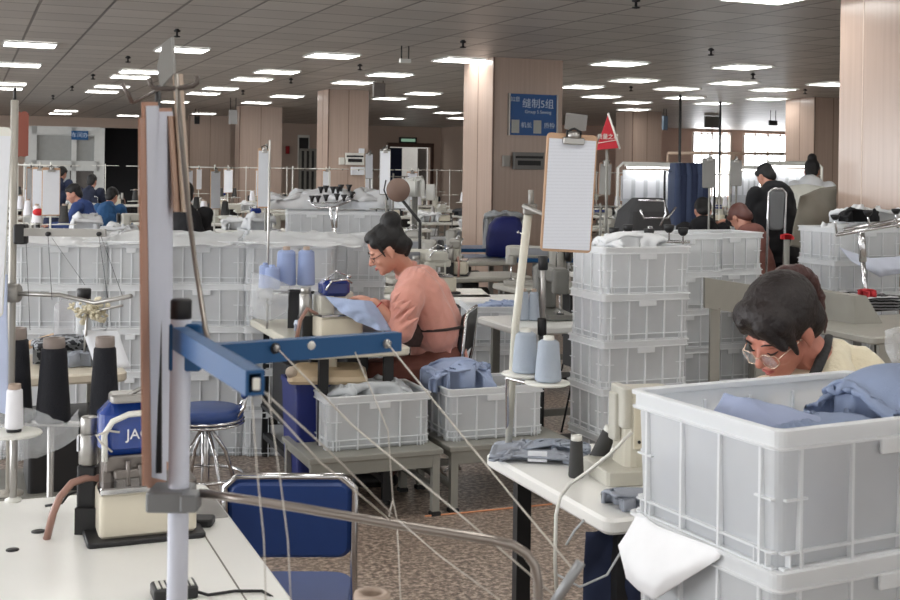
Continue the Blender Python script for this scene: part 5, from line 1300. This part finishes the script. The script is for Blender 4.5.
far_person(741, 219, 9.9, 'person in a reddish brown top bent low beside the black jacketed one', mat('red_brown_fabric', (122, 78, 70), .85), hair=mat('red_brown_hair', (96, 58, 52), .5, var=.3), face=(-.3, .5, -1), lean=.5, hood=True)
far_person(74, 194, 15.5, 'person in a blue jacket bent over a machine at the far left', mat('denim_blue', (44, 66, 120), .85, var=.15), face=(-.9, -.2, -.5))
far_person(62, 174, 21, 'dark haired person in a navy jacket further back at the far left', NAVYF, face=(.2, .8, -.5))
far_person(112, 197, 16.5, 'person in a teal blue top at left, right of the blue jacketed one', mat('teal_fabric', (40, 84, 130), .85), face=(.2, .8, -.6))
far_person(92, 182, 20, 'person in dark clothes seen from behind in the left background', mat('dark_blue_fabric', (30, 38, 60), .85), face=(.1, 1, -.4))
far_person(185, 196, 11, 'person in black clothes half hidden by the striped foreground boards', BLACKF, face=(-.3, .8, -.3))
# ---------------------------------------------------------------- grey bench run at right with the chrome stand
z = .76
a = G(830, 330, z); 
t = table((a.x+1.05, a.y+.52, 0), YAW, 2.3, .8, z, 'long grey metal table behind the woman in the cream jacket', top=mat('grey_top', (160, 158, 150), .4, var=.08), motor=False, legm=GREYM)
MB().box((0, -.38, z-.1), (2.2, .02, .14)).build('front_apron', mat('apron_grey', (158, 156, 148), .45), t)
MB().slab((-.3, .1, .3), (.9, .4, .3), .02).box((.3, 0, .22), (1.2, .5, .02)).build('under_shelf', DARK, t)
a, b = P(706, 297, 6.3), P(766, 304, 6.7)
t = thing('metal_screen', 'slanted grey metal side panel behind the dark haired head at right', 'screen', (a.x, a.y, 0), 0)
W(t).add([P(705, 278, 6.2), P(772, 288, 6.9), P(772, 318, 6.9), P(705, 308, 6.2)] + [q+Vector((0, .04, 0)) for q in (P(705, 278, 6.2), P(772, 288, 6.9), P(772, 318, 6.9), P(705, 308, 6.2))],
   [(0, 1, 2, 3), (7, 6, 5, 4), (0, 4, 5, 1), (1, 5, 6, 2), (2, 6, 7, 3), (3, 7, 4, 0)], False).build('panel', mat('apron_grey', (158, 156, 148)), t)
for px, Y in ((716, 6.32), (762, 6.75)): q = P(px, 308, Y); W(t).box((q.x, Y+.03, q.z/2), (.05, .04, q.z)).build('leg', mat('apron_grey', (158, 156, 148)), t)
a = P(828, 289, 7.0); t = thing('grey_box', 'low grey metal box end left of the striped garment', 'box', (a.x+.1, a.y, z), YAW)
MB().loft([[Vector(q) for q in ((-.1, -.2, 0), (.1, -.2, 0), (.1, .25, 0), (-.1, .25, 0))], [Vector(q) for q in ((-.1, -.2, .16), (-.02, -.2, .16), (-.02, .25, .16), (-.1, .25, .16))]]).build('case', mat('apron_grey', (158, 156, 148)), t)
# striped garment + red
a = G(866, 308, z+.02)
t = thing('garment', 'black and white striped garment lying at the foot of the chrome stand', 'garment', (a.x+.05, a.y+.1, z+.002), YAW)
MB().heap((0, 0), .46, .3, 0, .09, 51, .03, base=.6, freq=8).build('cloth', STRIPEF, t)
a = P(866, 293, 6.9); t = thing('red_cloth', 'small red cloth on the striped garment by the chrome stand', 'cloth', (a.x, a.y-.02, a.z-.02), 0)
MB().heap((0, 0), .12, .1, 0, .04, 5, .02, base=.6, freq=16).build('cloth', REDF, t)
# chrome stand
Y = 7.0; c = P(866, 292, Y)
t = thing('thread_stand', 'chrome thread stand with black spool feet before the huge near column', 'thread stand', (c.x, Y, z), 0)
W(t).lathe([(.07, 0), (.07, .008), (.02, .02)], (c.x+.01, Y, z), n=20).cyl((c.x+.01, Y, z), P(863, 262, Y), .014).cyl(P(863, 262, Y), P(861, 232, Y), .021, 16).build('pole', CHROME, t)
a, b = P(836, 235, Y), P(912, 222, Y)
W(t).cyl(a, b, .011, 10).cyl(P(843, 230, Y+.1), P(915, 217, Y+.1), .011, 10).build('crossbars', CHROME, t)
def cup(mb, p, s=1.0): mb.lathe([(.012*s, 0), (.026*s, .018*s), (.028*s, .03*s), (.01*s, .032*s)], p, n=12)
for px, py in ((835, 216), (868, 212), (896, 210)):
    pin_ = W(t).cyl(P(px, py+5, Y-.02), P(px+2, py+18, Y), .006, 8).build('spool_pin', CHROME, t)
    mb = W(t); cup(mb, P(px, py+4, Y-.02)); mb.build('spool_foot', BLACK, pin_)
# cloths on the right stack
sheet('garment', 'garment', 'white and blue cloth draped across the stack before the huge near column', [P(838, 247, 8.3), P(870, 258, 8.28), P(910, 256, 8.35)], [P(852, 262, 8.25), P(880, 277, 8.25), P(910, 272, 8.3)], 24, 12, mat('pale_lilac_fabric', (206, 212, 228), .85), .02, 9, 3, .03)
a = P(872, 216, 8.8); t = thing('garment_heap', 'black and white garments on top of the stack before the huge near column', 'garments', (a.x, a.y+.1, 1.25), YAW)
MB().heap((0, 0), .5, .3, 0, .11, 54, .05, base=.5, freq=7).build('cloth', WFAB, t)
a = P(858, 220, 8.6); t = thing('garment', 'black cloth lying on the white garments before the huge near column', 'garment', (a.x, a.y-.02, 1.27), YAW)
MB().heap((0, 0), .34, .16, 0, .09, 55, .03, base=.5, freq=9).build('cloth', BLACKF, t)
sheet('plastic_bag', 'plastic bag', 'whitish plastic wrapped bundle at the right edge under the table', [P(884, 330, 5.0), P(895, 326, 5.0), P(912, 330, 5.0)], [P(886, 352, 5.0), P(892, 372, 5.0), P(912, 374, 5.0)], 16, 16, BAG, .03, 12, 5, .05)
# black spool feet over the centre stack
Y = 6.6
t = thing('thread_stand', 'chrome rail with black spool feet passing behind the tall centre crate stack', 'thread stand', (P(655, 240, Y).x, Y, 0), 0)
W(t).cyl(P(610, 240, Y), P(690, 242, Y), .008).cyl(P(655, 241, Y), (P(655, 241, Y).x, Y, 0), .012).build('rail', CHROME, t)
for px, py in ((614, 230), (628, 227), (649, 231), (669, 227), (683, 230)):
    m2 = W(t).cyl(P(px, py+5, Y-.03), P(px, py+14, Y), .005, 8).build('spool_pin', CHROME, t)
    W(t).lathe([(.026, .03), (.03, .028), (.026, .0), (.012, -.015)], P(px, py+3, Y-.03), n=12).build('spool_foot', BLACK, m2)

# ---------------------------------------------------------------- work stations of the hall
PL = {}
def proto(kind, maker):
    """first call builds, later ones copy"""
    def go(loc, rz, label):
        if kind in PL: return copy_tree(PL[kind], loc, rz, label)
        PL[kind] = maker(loc, rz, label); return PL[kind]
    return go
mk_table = proto('table', lambda l, r, lab: table(l, r, 1.2, .6, .76, lab, top=WHITE, motor=True))
mk_btable = proto('btable', lambda l, r, lab: table(l, r, 1.2, .6, .76, lab, top=BLUEP, motor=False))
mk_lock = proto('lock', lambda l, r, lab: lockstitch(l, r, lab))
mk_lock2 = proto('lock2', lambda l, r, lab: lockstitch(l, r, lab, WHITE, BLUEH))
mk_over = proto('over', lambda l, r, lab: overlock(l, r, lab, MACH))
mk_overb = proto('overb', lambda l, r, lab: overlock(l, r, lab))
mk_stand = proto('stand', lambda l, r, lab: thread_stand(l, r, lab))
mk_cone = proto('cone', lambda l, r, lab: cone(l, .045, .03, .15, WT, lab))
mk_coneg = proto('coneg', lambda l, r, lab: cone(l, .045, .03, .15, DGT, lab))
mk_clip = proto('clip', lambda l, r, lab: clipboard_at(l, .16, .42, r, lab, pm=PAPER))
mk_stool = proto('stoolb', lambda l, r, lab: stool(l, r, lab))
mk_bag = proto('bgheap', lambda l, r, lab: (lambda t: (MB().heap((0, 0), .6, .4, 0, .14, 61, .05, base=.5, freq=6).build('cloth', WFAB, t), t)[1])(thing('cloth_heap', lab, 'cloth heap', l, r)))
mk_bagg = proto('bgheapg', lambda l, r, lab: (lambda t: (MB().heap((0, 0), .55, .4, 0, .13, 66, .05, base=.5, freq=6).build('cloth', DGREYF, t), t)[1])(thing('cloth_heap', lab, 'cloth heap', l, r)))
# rows: (v, [u...]) in hall coordinates, front to back
rows_ = [(9.3, 'first'), (10.9, 'second'), (12.5, 'third'), (14.2, 'fourth'), (16.0, 'fifth'), (18.0, 'sixth'), (20.4, 'seventh'), (23.2, 'eighth'), (26.5, 'ninth')]
cand = []
for ri, (v, rn) in enumerate(rows_):
    u = -1.5
    us = []
    while u < 24:
        p = UV(u, v); px = 450+p.x/p.y*F
        if -30 < px < 845: us.append((u, px))
        u += 1.75 if v < 25 else 2.3
    cand.append((v, rn, us))
def colhit(u, v):
    for pc, s in ((pA, .98), (pB, .76), (pC, .78), (pD, .85), (pE, 1.02), (pG, 1.15)):
        cu, cv = Vector((pc.x, pc.y, 0)).dot(U)+s/2, Vector((pc.x, pc.y, 0)).dot(V)+s/2
        if abs(u-cu) < s/2+.75 and abs(v-cv) < s/2+.55: return True
    return False
KEEP = [(P(508, 300, 11.8), .95), (P(478, 300, 13.4), .95), (P(500, 300, 10.4), 1.0), (P(455, 300, 9.9), 1.1), (P(540, 300, 9.0), 1.1), (P(400, 300, 8.2), 1.0), (P(455, 300, 7.2), .8), (P(643, 300, 10.0), 1.25), (P(790, 300, 12.0), 1.0), (P(785, 300, 7.9), 1.0),
  (P(330, 300, 11.6), 1.3), (P(415, 300, 11), .45), (P(653, 300, 12.5), .9), (P(790, 300, 13.5), .9), (P(745, 300, 15.5), .6), (P(812, 300, 9.6), .8), (P(806, 300, 11.5), .7), (P(398, 300, 9), .5)]
for o_ in bpy.data.objects:
    if o_.name.startswith('person') and not o_.parent: KEEP.append((o_.location.copy(), .72))
    if o_.name.startswith('clothes_rail'): KEEP.append((o_.location.copy(), .7))
for v_ in (.2, ): KEEP += [(UV(a_, 28.0+k_), .9) for a_ in (u_on(40, 28), u_on(65, 28), u_on(92, 28)) for k_ in (0, 1.5, 3)]
def blocked(b_):
    return any((Vector((q_.x, q_.y, 0))-b_).length < r_ for q_, r_ in KEEP)
nst = 0
for ri, (v, rn, us) in enumerate(cand):
    k = 0
    for (u, px) in us:
        Y = UV(u, v).y
        if colhit(u, v) or blocked(UV(u, v)): continue
        if v < 10 and (px < 420 or 560 < px): continue        # kept for the specific pieces
        if v < 13 and 690 < px: continue
        k += 1; nst += 1
        w = '%s from left in the %s machine row' % (ORD[k-1], rn)
        base = UV(u, v); r = YAW + RND.uniform(-.02, .02)
        flip = math.pi if RND.random() < .5 else 0
        mk_table((base.x, base.y, 0), r, 'white sewing table, ' + w)
        mch = RND.choice([mk_lock, mk_lock, mk_lock2, mk_over, mk_overb])
        mp = UV(u-.12, v-.03, .762); mch((mp.x, mp.y, mp.z), r+flip, 'grey-white machine on the sewing table, ' + w)
        sp = UV(u+.45, v+.2, .762); mk_stand((sp.x, sp.y, sp.z), r, 'white thread stand on the sewing table, ' + w)
        if v < 22:
            for j, q in enumerate((.34, .56)):
                cp = UV(u+.45-.225+.1125+j*.225, v+.2, .762+.325+.001); RND.choice([mk_cone, mk_coneg])((cp.x, cp.y, cp.z), 0, '%s cone on the thread stand, ' % ('left' if j == 0 else 'right') + w)
        x = RND.random()
        if x < .42:
            hp_ = UV(u-.35, v+.02, .763); (mk_bag if RND.random() < .65 else mk_bagg)((hp_.x, hp_.y, hp_.z), r+RND.uniform(-.3, .3), 'heap of cloth on the table, ' + w)
        if RND.random() < .5 and v < 24:
            cp = UV(u+.45, v+.17, 1.36); t = mk_clip((cp.x, cp.y, cp.z), r+RND.uniform(-.2, 1.0), 'clipboard on the thread stand, ' + w)
        if RND.random() < .45 and v < 22:
            cp = UV(u+.1, v-.85); mk_stool((cp.x, cp.y, 0), 0, 'blue stool before the table, ' + w)
        if RND.random() < .38 and v > 11.5 and v < 21:
            n_ = RND.choice([3, 4, 4]); cp = UV(u+.875, v+RND.uniform(-.1, .1)); hcol = RND.random() < .3
            if not colhit(u+.875, v) and not blocked(cp):
                for q_ in range(n_): crate((cp.x, cp.y, .0+q_*PITCH), r+math.pi/2, 'white crate, %s beside the table, ' % (['lowest', 'second', 'third', 'fourth'][q_]) + w)
                t = (mk_bagg if hcol else mk_bag)((cp.x, cp.y, n_*PITCH+.012), r+math.pi/2, 'cloth on the crates beside the table, ' + w); t.scale = (.75, .75, 1)
        if RND.random() < .3 and v > 12:
            cp = UV(u-.2, v-.75); crate((cp.x, cp.y, .0), r, 'white crate on the floor before the table, ' + w)
print('stations', nst)

# ---- distinct things in the middle distance
# blue frame tables with the navy cover
def at_floor(px, Y): p = P(px, 300, Y); return (p.x, p.y, 0)
mk_btable(at_floor(508, 11.8), YAW*.5, 'blue edged table under the navy blue machine cover at centre')
mk_btable(at_floor(484, 13.2), YAW*.5, 'blue edged table left of and behind the navy covered machine')
p = P(505, 256, 11.8)
t = thing('machine_cover', 'navy blue cover pulled over a machine at the centre, left of the clipboard', 'machine cover', (p.x, p.y, .765), .1)
MB().loft([rrect(.36, .34, .08, 0, 5), rrect(.36, .34, .08, .16, 5), rrect(.31, .32, .08, .3, 5), [q+Vector((.02, 0, 0)) for q in rrect(.23, .26, .07, .37, 5)], [q+Vector((.03, 0, 0)) for q in rrect(.12, .14, .04, .39, 5)]], smooth=True).build('cover', mat('navy_cover', (20, 28, 92), .7), t)
p = P(488, 248, 13.0)
t = thing('cloth_heap', 'pale grey cloth bundle behind the navy machine cover', 'cloth heap', (p.x+.1, p.y, .765), .2)
MB().heap((.06, 0), .5, .3, 0, .38, 71, .05, base=.9, freq=7).build('cloth', LGREYF, t)
lockstitch((P(404, 280, 8.2).x, 8.2, .765), .2, 'grey machine head just behind the hair bun of the woman in pink')
table(at_floor(400, 8.2), .1, 1.2, .6, .76, 'white table directly behind the woman in pink', top=WHITE)
table(at_floor(500, 7.95), YAW*.7, .6, .4, .76, 'pale table end showing right of the pink sweater', top=TOPW)
overlock((P(437, 285, 8.1).x, 8.15, .765), .3, 'small grey machine right of and behind the woman in pink', MACH)
table(at_floor(560, 6.8), YAW, .8, .55, .76, 'white table behind the clipboard, left of the tall crate stack', top=TOPW)
for i_, (px_, Y_, L_) in enumerate(((452, 9.6, 1.2), (448, 11.2, 1.2), (560, 8.9, .9))):
    table(at_floor(px_, Y_), YAW, L_, .5, .76, 'grey work table between the pink woman and the clipboard, %s' % ('nearer left', 'farther left', 'right')[i_], top=mat('grey_top', (160, 158, 150)), legm=GREYM)
    for j_ in range(2):
        c_ = Vector(at_floor(px_, Y_)) + U*((-.36, .04, .4)[j_] if i_ < 2 else (-.2, .25)[j_]); nm_ = '%s of the machines on the %s grey table behind the pink woman' % (ORD[j_], ('nearer left', 'farther left', 'right')[i_])
        (lockstitch if (j_+i_) % 2 == 0 else overlock)((c_.x, c_.y, .762), YAW+(1.1 if j_ == 1 else -.4+RND.uniform(-.4, .4)), nm_, mat('machine_mid_grey', (158, 156, 150), .4))
    c_ = Vector(at_floor(px_, Y_))+U*(-.5 if i_ < 2 else .42)+V*.16
    thread_stand((c_.x, c_.y, .762), YAW, 'slim grey thread stand on the %s grey table behind the pink woman' % ('nearer left', 'farther left', 'right')[i_], h=(.55, .8, .6)[i_], m=GREYM, wide=.3)
lockstitch((P(552, 300, 6.9).x, 6.95, .765), math.radians(100), 'dark grey machine on the table behind the clipboard', mat('dark_machine', (112, 112, 108), .4))
t = thing('steel_post', 'steel post with a black collar under the large clipboard', 'post', at_floor(543, 6.3), 0)
W(t).cyl(P(543, 322, 6.3), P(543, 262, 6.3), .016, 14).build('tube', STEEL, t); W(t).cyl(P(543, 270, 6.3), P(543, 256, 6.3), .026, 14).cyl(P(542, 335, 6.3), P(542, 318, 6.3), .024, 14).build('collar', BLACK, t)
W(t).cyl(P(542, 335, 6.3), (P(542, 335, 6.3).x, 6.3, 0), .016, 12).build('lower_tube', DARK, t)
for i, (px, py) in enumerate(((527, 300), (537, 302))):
    p = P(px-3, py-10, 6.75); cone((p.x, p.y, .762), .035, .025, .16, GBT, 'grey thread cone on the table left of the steel post, ' + ('left' if i == 0 else 'right') + ' one of two')
# round brown board on black arm
t = thing('round_board', 'round brown disc on a black arm above the woman\'s bun', 'disc', tuple(P(398, 190, 9.0)), 0)
W(t).lathe([(.088, 0), (.09, .004), (.09, .012), (.088, .016)], P(398, 190, 9.0), (.2, -1, 0), 28).build('disc', mat('brown_disc', (120, 98, 88), .5), t)
W(t).tube([P(386, 180, 9.02), P(384, 190, 9.02), P(388, 200, 9.02)], .006, 6).build('hoop', DARK, t)
W(t).cyl(P(402, 200, 9.05), P(420, 222, 9.0), .012).cyl(P(420, 222, 9.0), (P(420, 222, 9.0).x, 9.0, 0), .012).build('arm', BLACK, t)
# white cloth covered machine heads
p = P(415, 185, 12.2); 
t = thing('cloth_bundle', 'white wrapped machine part right of the round brown disc', 'bundle', (p.x, p.y, p.z-.12), 0)
MB().heap((0, 0), .22, .18, 0, .2, 77, .05, base=.7, freq=9).slab((.16, 0, .05), (.1, .1, .16), .02).build('wrap', WHITE, t)
MB().cyl((0, 0, .02), (0, 0, -(p.z-.12)), .03).build('stand_post', GREYM, t)
# garment rail machine hub with black spool feet on left centre
Y = 10.5
t = thing('thread_stand', 'chrome stand with a curved rail of black spool feet left of the woman in pink', 'thread stand', at_floor(333, Y), 0)
W(t).tube([P(311, 203, Y), P(318, 208, Y), P(335, 207, Y), P(350, 201, Y), P(355, 193, Y)], .008, 8).tube([P(308, 200, Y), P(315, 203, Y), P(335, 203, Y), P(352, 196, Y)], .006, 8).build('curved_rail', CHROME, t)
W(t).cyl(P(330, 207, Y), P(333, 228, Y), .012).cyl(P(337, 207, Y), P(336, 228, Y), .012).cyl(P(334, 228, Y), (P(334, 228, Y).x, Y, 0), .02).build('pole', CHROME, t)
for px, py in ((312, 197), (318, 197), (326, 196), (337, 195), (344, 196), (352, 193), (321, 188), (326, 187), (333, 188), (338, 188), (341, 186), (349, 186)):
    W(t).lathe([(.026, .03), (.03, .026), (.016, .0), (.01, -.03)], P(px, py+2, Y), n=10).build('spool_foot', BLACK, t)
p = P(330, 192, 11); t = thing('cloth_heap', 'long white cloth heap behind the curved rail of spool feet', 'cloth heap', (p.x, p.y+.6, 1.32), .1)
MB().heap((0, 0), 1.4, .5, 0, .12, 72, .05, base=.4, freq=4).build('cloth', WFAB, t)
t.location.z = 1.2; t.location.y = 11.75
for i_, px_ in enumerate((284, 332)): stack(gp(px_, 11.5), 5, .1, '%s stack behind the curved spool rail' % ('left', 'right')[i_], z0=.002, seed=i_+3, bulge=.2)
# hanging clipboards of the middle distance
for px, py, w_, h_, Y, ya, lab in ((264, 178, 13, 60, 8.0, .35, 'white clipboard hanging before the plain tan column at left'), (385, 172, 11, 46, 9.5, .2, 'white clipboard hanging left of the round brown disc'),
        (369, 166, 8, 26, 13, .4, 'small white sheet left of the clipboard by the brown disc'), (709, 173, 14, 30, 9.0, .2, 'grey board hanging in front of the left bright window'),
        (736, 173, 12, 26, 10.0, .1, 'pale board hanging between the two bright windows'), (8, 170, 6, 40, 7, .3, 'narrow pale board at the far left edge')):
    p = P(px, py, Y); t = clipboard_at(tuple(p), w_/F*Y, h_/F*Y, ya, lab, m=WOOD if py > 173 and px < 600 else GREYM, pm=PAPER if px < 600 else mat('grey_sheet', (150, 150, 148)))
    solo('stand_pole', MB().cyl((p.x+.01, p.y+.03, 0), (p.x+.01, p.y+.03, p.z+h_/F*Y/2+.03), .008, 8), GREYM, 'thin pole carrying the ' + lab, 'pole')
# slanted dark machine cover and frame at right centre
p = P(643, 215, 10.0)
t = thing('machine_cover', 'dark grey cover slung over a machine behind the centre crate stack', 'machine cover', (p.x, p.y, .76), YAW)
MB().loft([rrect(.46, .3, .05, 0, 3), rrect(.44, .3, .05, .35, 3), rrect(.38, .26, .05, .52, 3), [q+Vector((.04, 0, 0)) for q in rrect(.24, .16, .05, .63, 3)]]).build('cover', mat('dark_cover', (58, 58, 60), .8), t)
table(at_floor(643, 10.0), YAW, 1.1, .6, .76, 'table under the dark grey covered machine', top=WHITE)
t = thing('chair', 'grey chrome framed chair back before the dark grey cover', 'chair', at_floor(648, 9.2), 0)
W(t).tube([P(638, 200, 9.2), P(664, 201, 9.2), P(666, 214, 9.2), P(660, 226, 9.2)], .008, 8).tube([P(640, 210, 9.2), P(644, 218, 9.2), P(668, 218, 9.2), P(676, 207, 9.2)], .008, 8).build('frame', CHROME, t)
W(t).cyl(P(650, 226, 9.2), (P(650, 226, 9.2).x, 9.2, 0), .02).build('post', CHROME, t); q = P(650, 236, 9.2); W(t).slab((q.x, q.y-.1, .5), (.4, .4, .04), .05).build('seat', DGREYF, t)
# lit work lamps racks before the windows
def rack(px0, px1, pyt, Y, label, base=1.25):
    a, b = P(px0, pyt, Y), P(px1, pyt+1, Y); c = (a+b)/2; w = (b-a).length; h = c.z
    t = thing('work_rack', label, 'rack', (c.x, c.y, 0), 0)
    MB().tube([(-w/2, 0, 0), (-w/2, 0, h-.05), (-w/2+.05, 0, h), (w/2-.05, 0, h), (w/2, 0, h-.05), (w/2, 0, 0)], .015, 8).build('frame', WHITE, t)
    MB().slab((0, -.05, h-.02), (w*.8, .16, .03), .01, M=None).build('lamp_housing', WHITE, t)
    MB().box((0, -.06, h-.045), (w*.75, .06, .012)).build('lamp_tube', LIGHTM, t)
    MB().box((0, .02, (h+.76)/2), (w*.85, .02, h-.9)).build('back_sheet', mat('pale_board', (196, 200, 206), .6), t)
    for i in range(5): MB().box((-w*.36+i*w*.18, 0, h-.27), (w*.12, .012, .2)).build('sheet', PAPER, t)
    MB().box((0, -.2, .75), (w, .6, .04)).build('table_top', WHITE, t)
    return t
rack(618, 686, 163, 12.5, 'white lit work rack with hanging sheets left of the dark clothes rail')
rack(763, 822, 162, 13.5, 'white lit work rack between the black jacketed person and the near column')
rack(730, 762, 166, 15.5, 'pale work rack below the right bright window')
# dark blue hanging garments
p = P(690, 180, 12.0)
t = thing('clothes_rail', 'rail of dark blue garments hanging right of the lit work rack', 'clothes rail', at_floor(688, 12.0), 0)
MB().tube([(-.25, 0, 0), (-.25, 0, 1.62), (.25, 0, 1.62), (.25, 0, 0)], .012, 8).build('rail', DARK, t)
for i in range(6):
    q = P(675+i*5.4, 163, 12.0-.0)
    solo('hanging_garment', MB().loft([rrect(.05, .3, .02, q.z, 3, q.x, q.y), rrect(.07, .42, .03, q.z-.12, 3, q.x, q.y), rrect(.08, .4, .03, q.z-.6, 3, q.x, q.y), rrect(.06, .38, .02, q.z-.62, 3, q.x, q.y)]), NAVYF if i % 2 else mat('slate_garment', (60, 72, 100), .85),
         'dark blue garment on the clothes rail, %s from the left' % ORD[i], 'garment', 'dark blue garments on the rail')
# plastic wrapped rolls/white counter and grey draped sheet right
a = G(800, 262, .76)
t = thing('draped_sheet', 'brown grey sheet draped over a table left of the huge near column', 'sheet', at_floor(812, 9.6), 0)
W(t).ruled([P(800, 196, 9.6), P(820, 188, 9.9), P(836, 186, 10.0)], [P(790, 246, 9.4), P(812, 250, 9.4), P(838, 250, 9.5)], 24, 20, .03, 5, .01, 8, .1).build('sheet', mat('greige_sheet', (112, 108, 98), .8), t)
t = thing('padded_roll', 'off-white quilted roll lying behind the black jacketed person', 'roll', at_floor(805, 11.5), 0)
W(t).ruled([P(786, 186, 11.5), P(806, 184, 11.5), P(826, 187, 11.5)], [P(786, 212, 11.3), P(806, 213, 11.3), P(826, 212, 11.3)], 40, 14, .03, 11, .05, 9, .1).build('roll', mat('offwhite_quilt', (204, 204, 196), .8), t)
W(t).box((P(806, 212, 11.5).x, 11.6, P(806, 212, 11.5).z/2), (.4, .4, P(806, 212, 11.5).z)).build('table_block', mat('pale_counter', (190, 192, 190), .5), t)
t = chair(at_floor(774, 8.9), math.radians(0), 'grey backed chair behind the black jacketed person', seat=DGREYF, back=mat('grey_back', (110, 112, 114), .5), w=.115, bh=.3, bz=P(775, 210, 8.9).z)
table(at_floor(748, 11.4), YAW, .7, .6, .76, 'white table the black jacketed person leans on', top=WHITE)
t = table(at_floor(785, 7.9), YAW, 1.0, .6, .76, 'brown grey work surface behind the dark haired head at right', top=mat('brownish_top', (110, 102, 94), .5), motor=False)
p = P(785, 250, 8.2); t = thing('garment_pile', 'folded slate grey garments on the brown grey surface behind the dark haired head', 'garments', (p.x, p.y, .765), .2)
MB().heap((0, 0), .34, .26, 0, .1, 81, .02, base=.8, freq=8).build('cloth', DGREYF, t)
p = P(787, 234, 8.6); t = thing('red_bundle', 'small bright red bundle behind the folded slate garments', 'bundle', (p.x, p.y, p.z-.04), 0)
MB().heap((0, 0), .1, .08, 0, .04, 82, .015, base=.6, freq=14).build('cloth', mat('bright_red', (200, 40, 46), .7), t); MB().cyl((0, 0, 0), (0, 0, -(p.z-.045)), .02).build('post', GREYM, t)
# small red item and blue cone top at the far left
p = P(38, 211, 10.5); t = thing('red_item', 'red tomato shaped pin cushion on a machine at the far left', 'pin cushion', (p.x, p.y, p.z-.04), 0)
MB().ball((0, 0, .03), (.045, .045, .035)).build('cushion', mat('bright_red', (200, 40, 46)), t); MB().cyl((0, 0, 0), (0, 0, -(p.z-.05)), .02).build('post', DARK, t)

t = thing('floor_cord', 'thin orange cord lying on the speckled floor between the two tables', 'cord', tuple(G(425, 515, .004)), 0)
W(t).tube([G(425, 516, .004), G(460, 513, .004), G(500, 509, .004), G(552, 504, .004)], .004, 6).build('cord', mat('orange_cord', (206, 142, 104), .7), t)
# ---------------------------------------------------------------- light and camera
w = bpy.data.worlds.new('World'); bpy.context.scene.world = w; w.use_nodes = True
bg = w.node_tree.nodes['Background']; bg.inputs[0].default_value = lin((228, 227, 224))+(1,); bg.inputs[1].default_value = .92
def area(name, loc, rot, sx, sy, power, col=(1, 1, 1)):
    l = bpy.data.lights.new(name, 'AREA'); l.shape = 'RECTANGLE'; l.size = sx; l.size_y = sy; l.energy = power; l.color = col
    o = bpy.data.objects.new(name, l); C.objects.link(o); o.location = loc; o.rotation_euler = rot; return o
# daylight through the side windows on the left, outside the frame
area('side_window_daylight', UV(U0+.3, 14, 1.7), (math.radians(90), 0, YAW-math.radians(90)), 26, 1.8, 900, (.93, .96, 1))
sc = bpy.context.scene
cam = bpy.data.cameras.new('camera'); co = bpy.data.objects.new('camera', cam); C.objects.link(co)
cam.sensor_width = 36; cam.lens = F/900*36; cam.shift_y = -130/900; cam.clip_start = .05; cam.clip_end = 200
co.matrix_world = Matrix.Translation((0, 0, EYE)) @ Matrix.Rotation(-ROLL, 4, 'Y') @ Matrix.Rotation(math.pi/2, 4, 'X')
cam.dof.use_dof = True; cam.dof.focus_distance = 5.0; cam.dof.aperture_fstop = 15
sc.camera = co
vs = sc.view_settings; vs.view_transform = 'Standard'; vs.look = 'None'; vs.gamma = 1; vs.exposure = 0.64; vs.use_curve_mapping = False
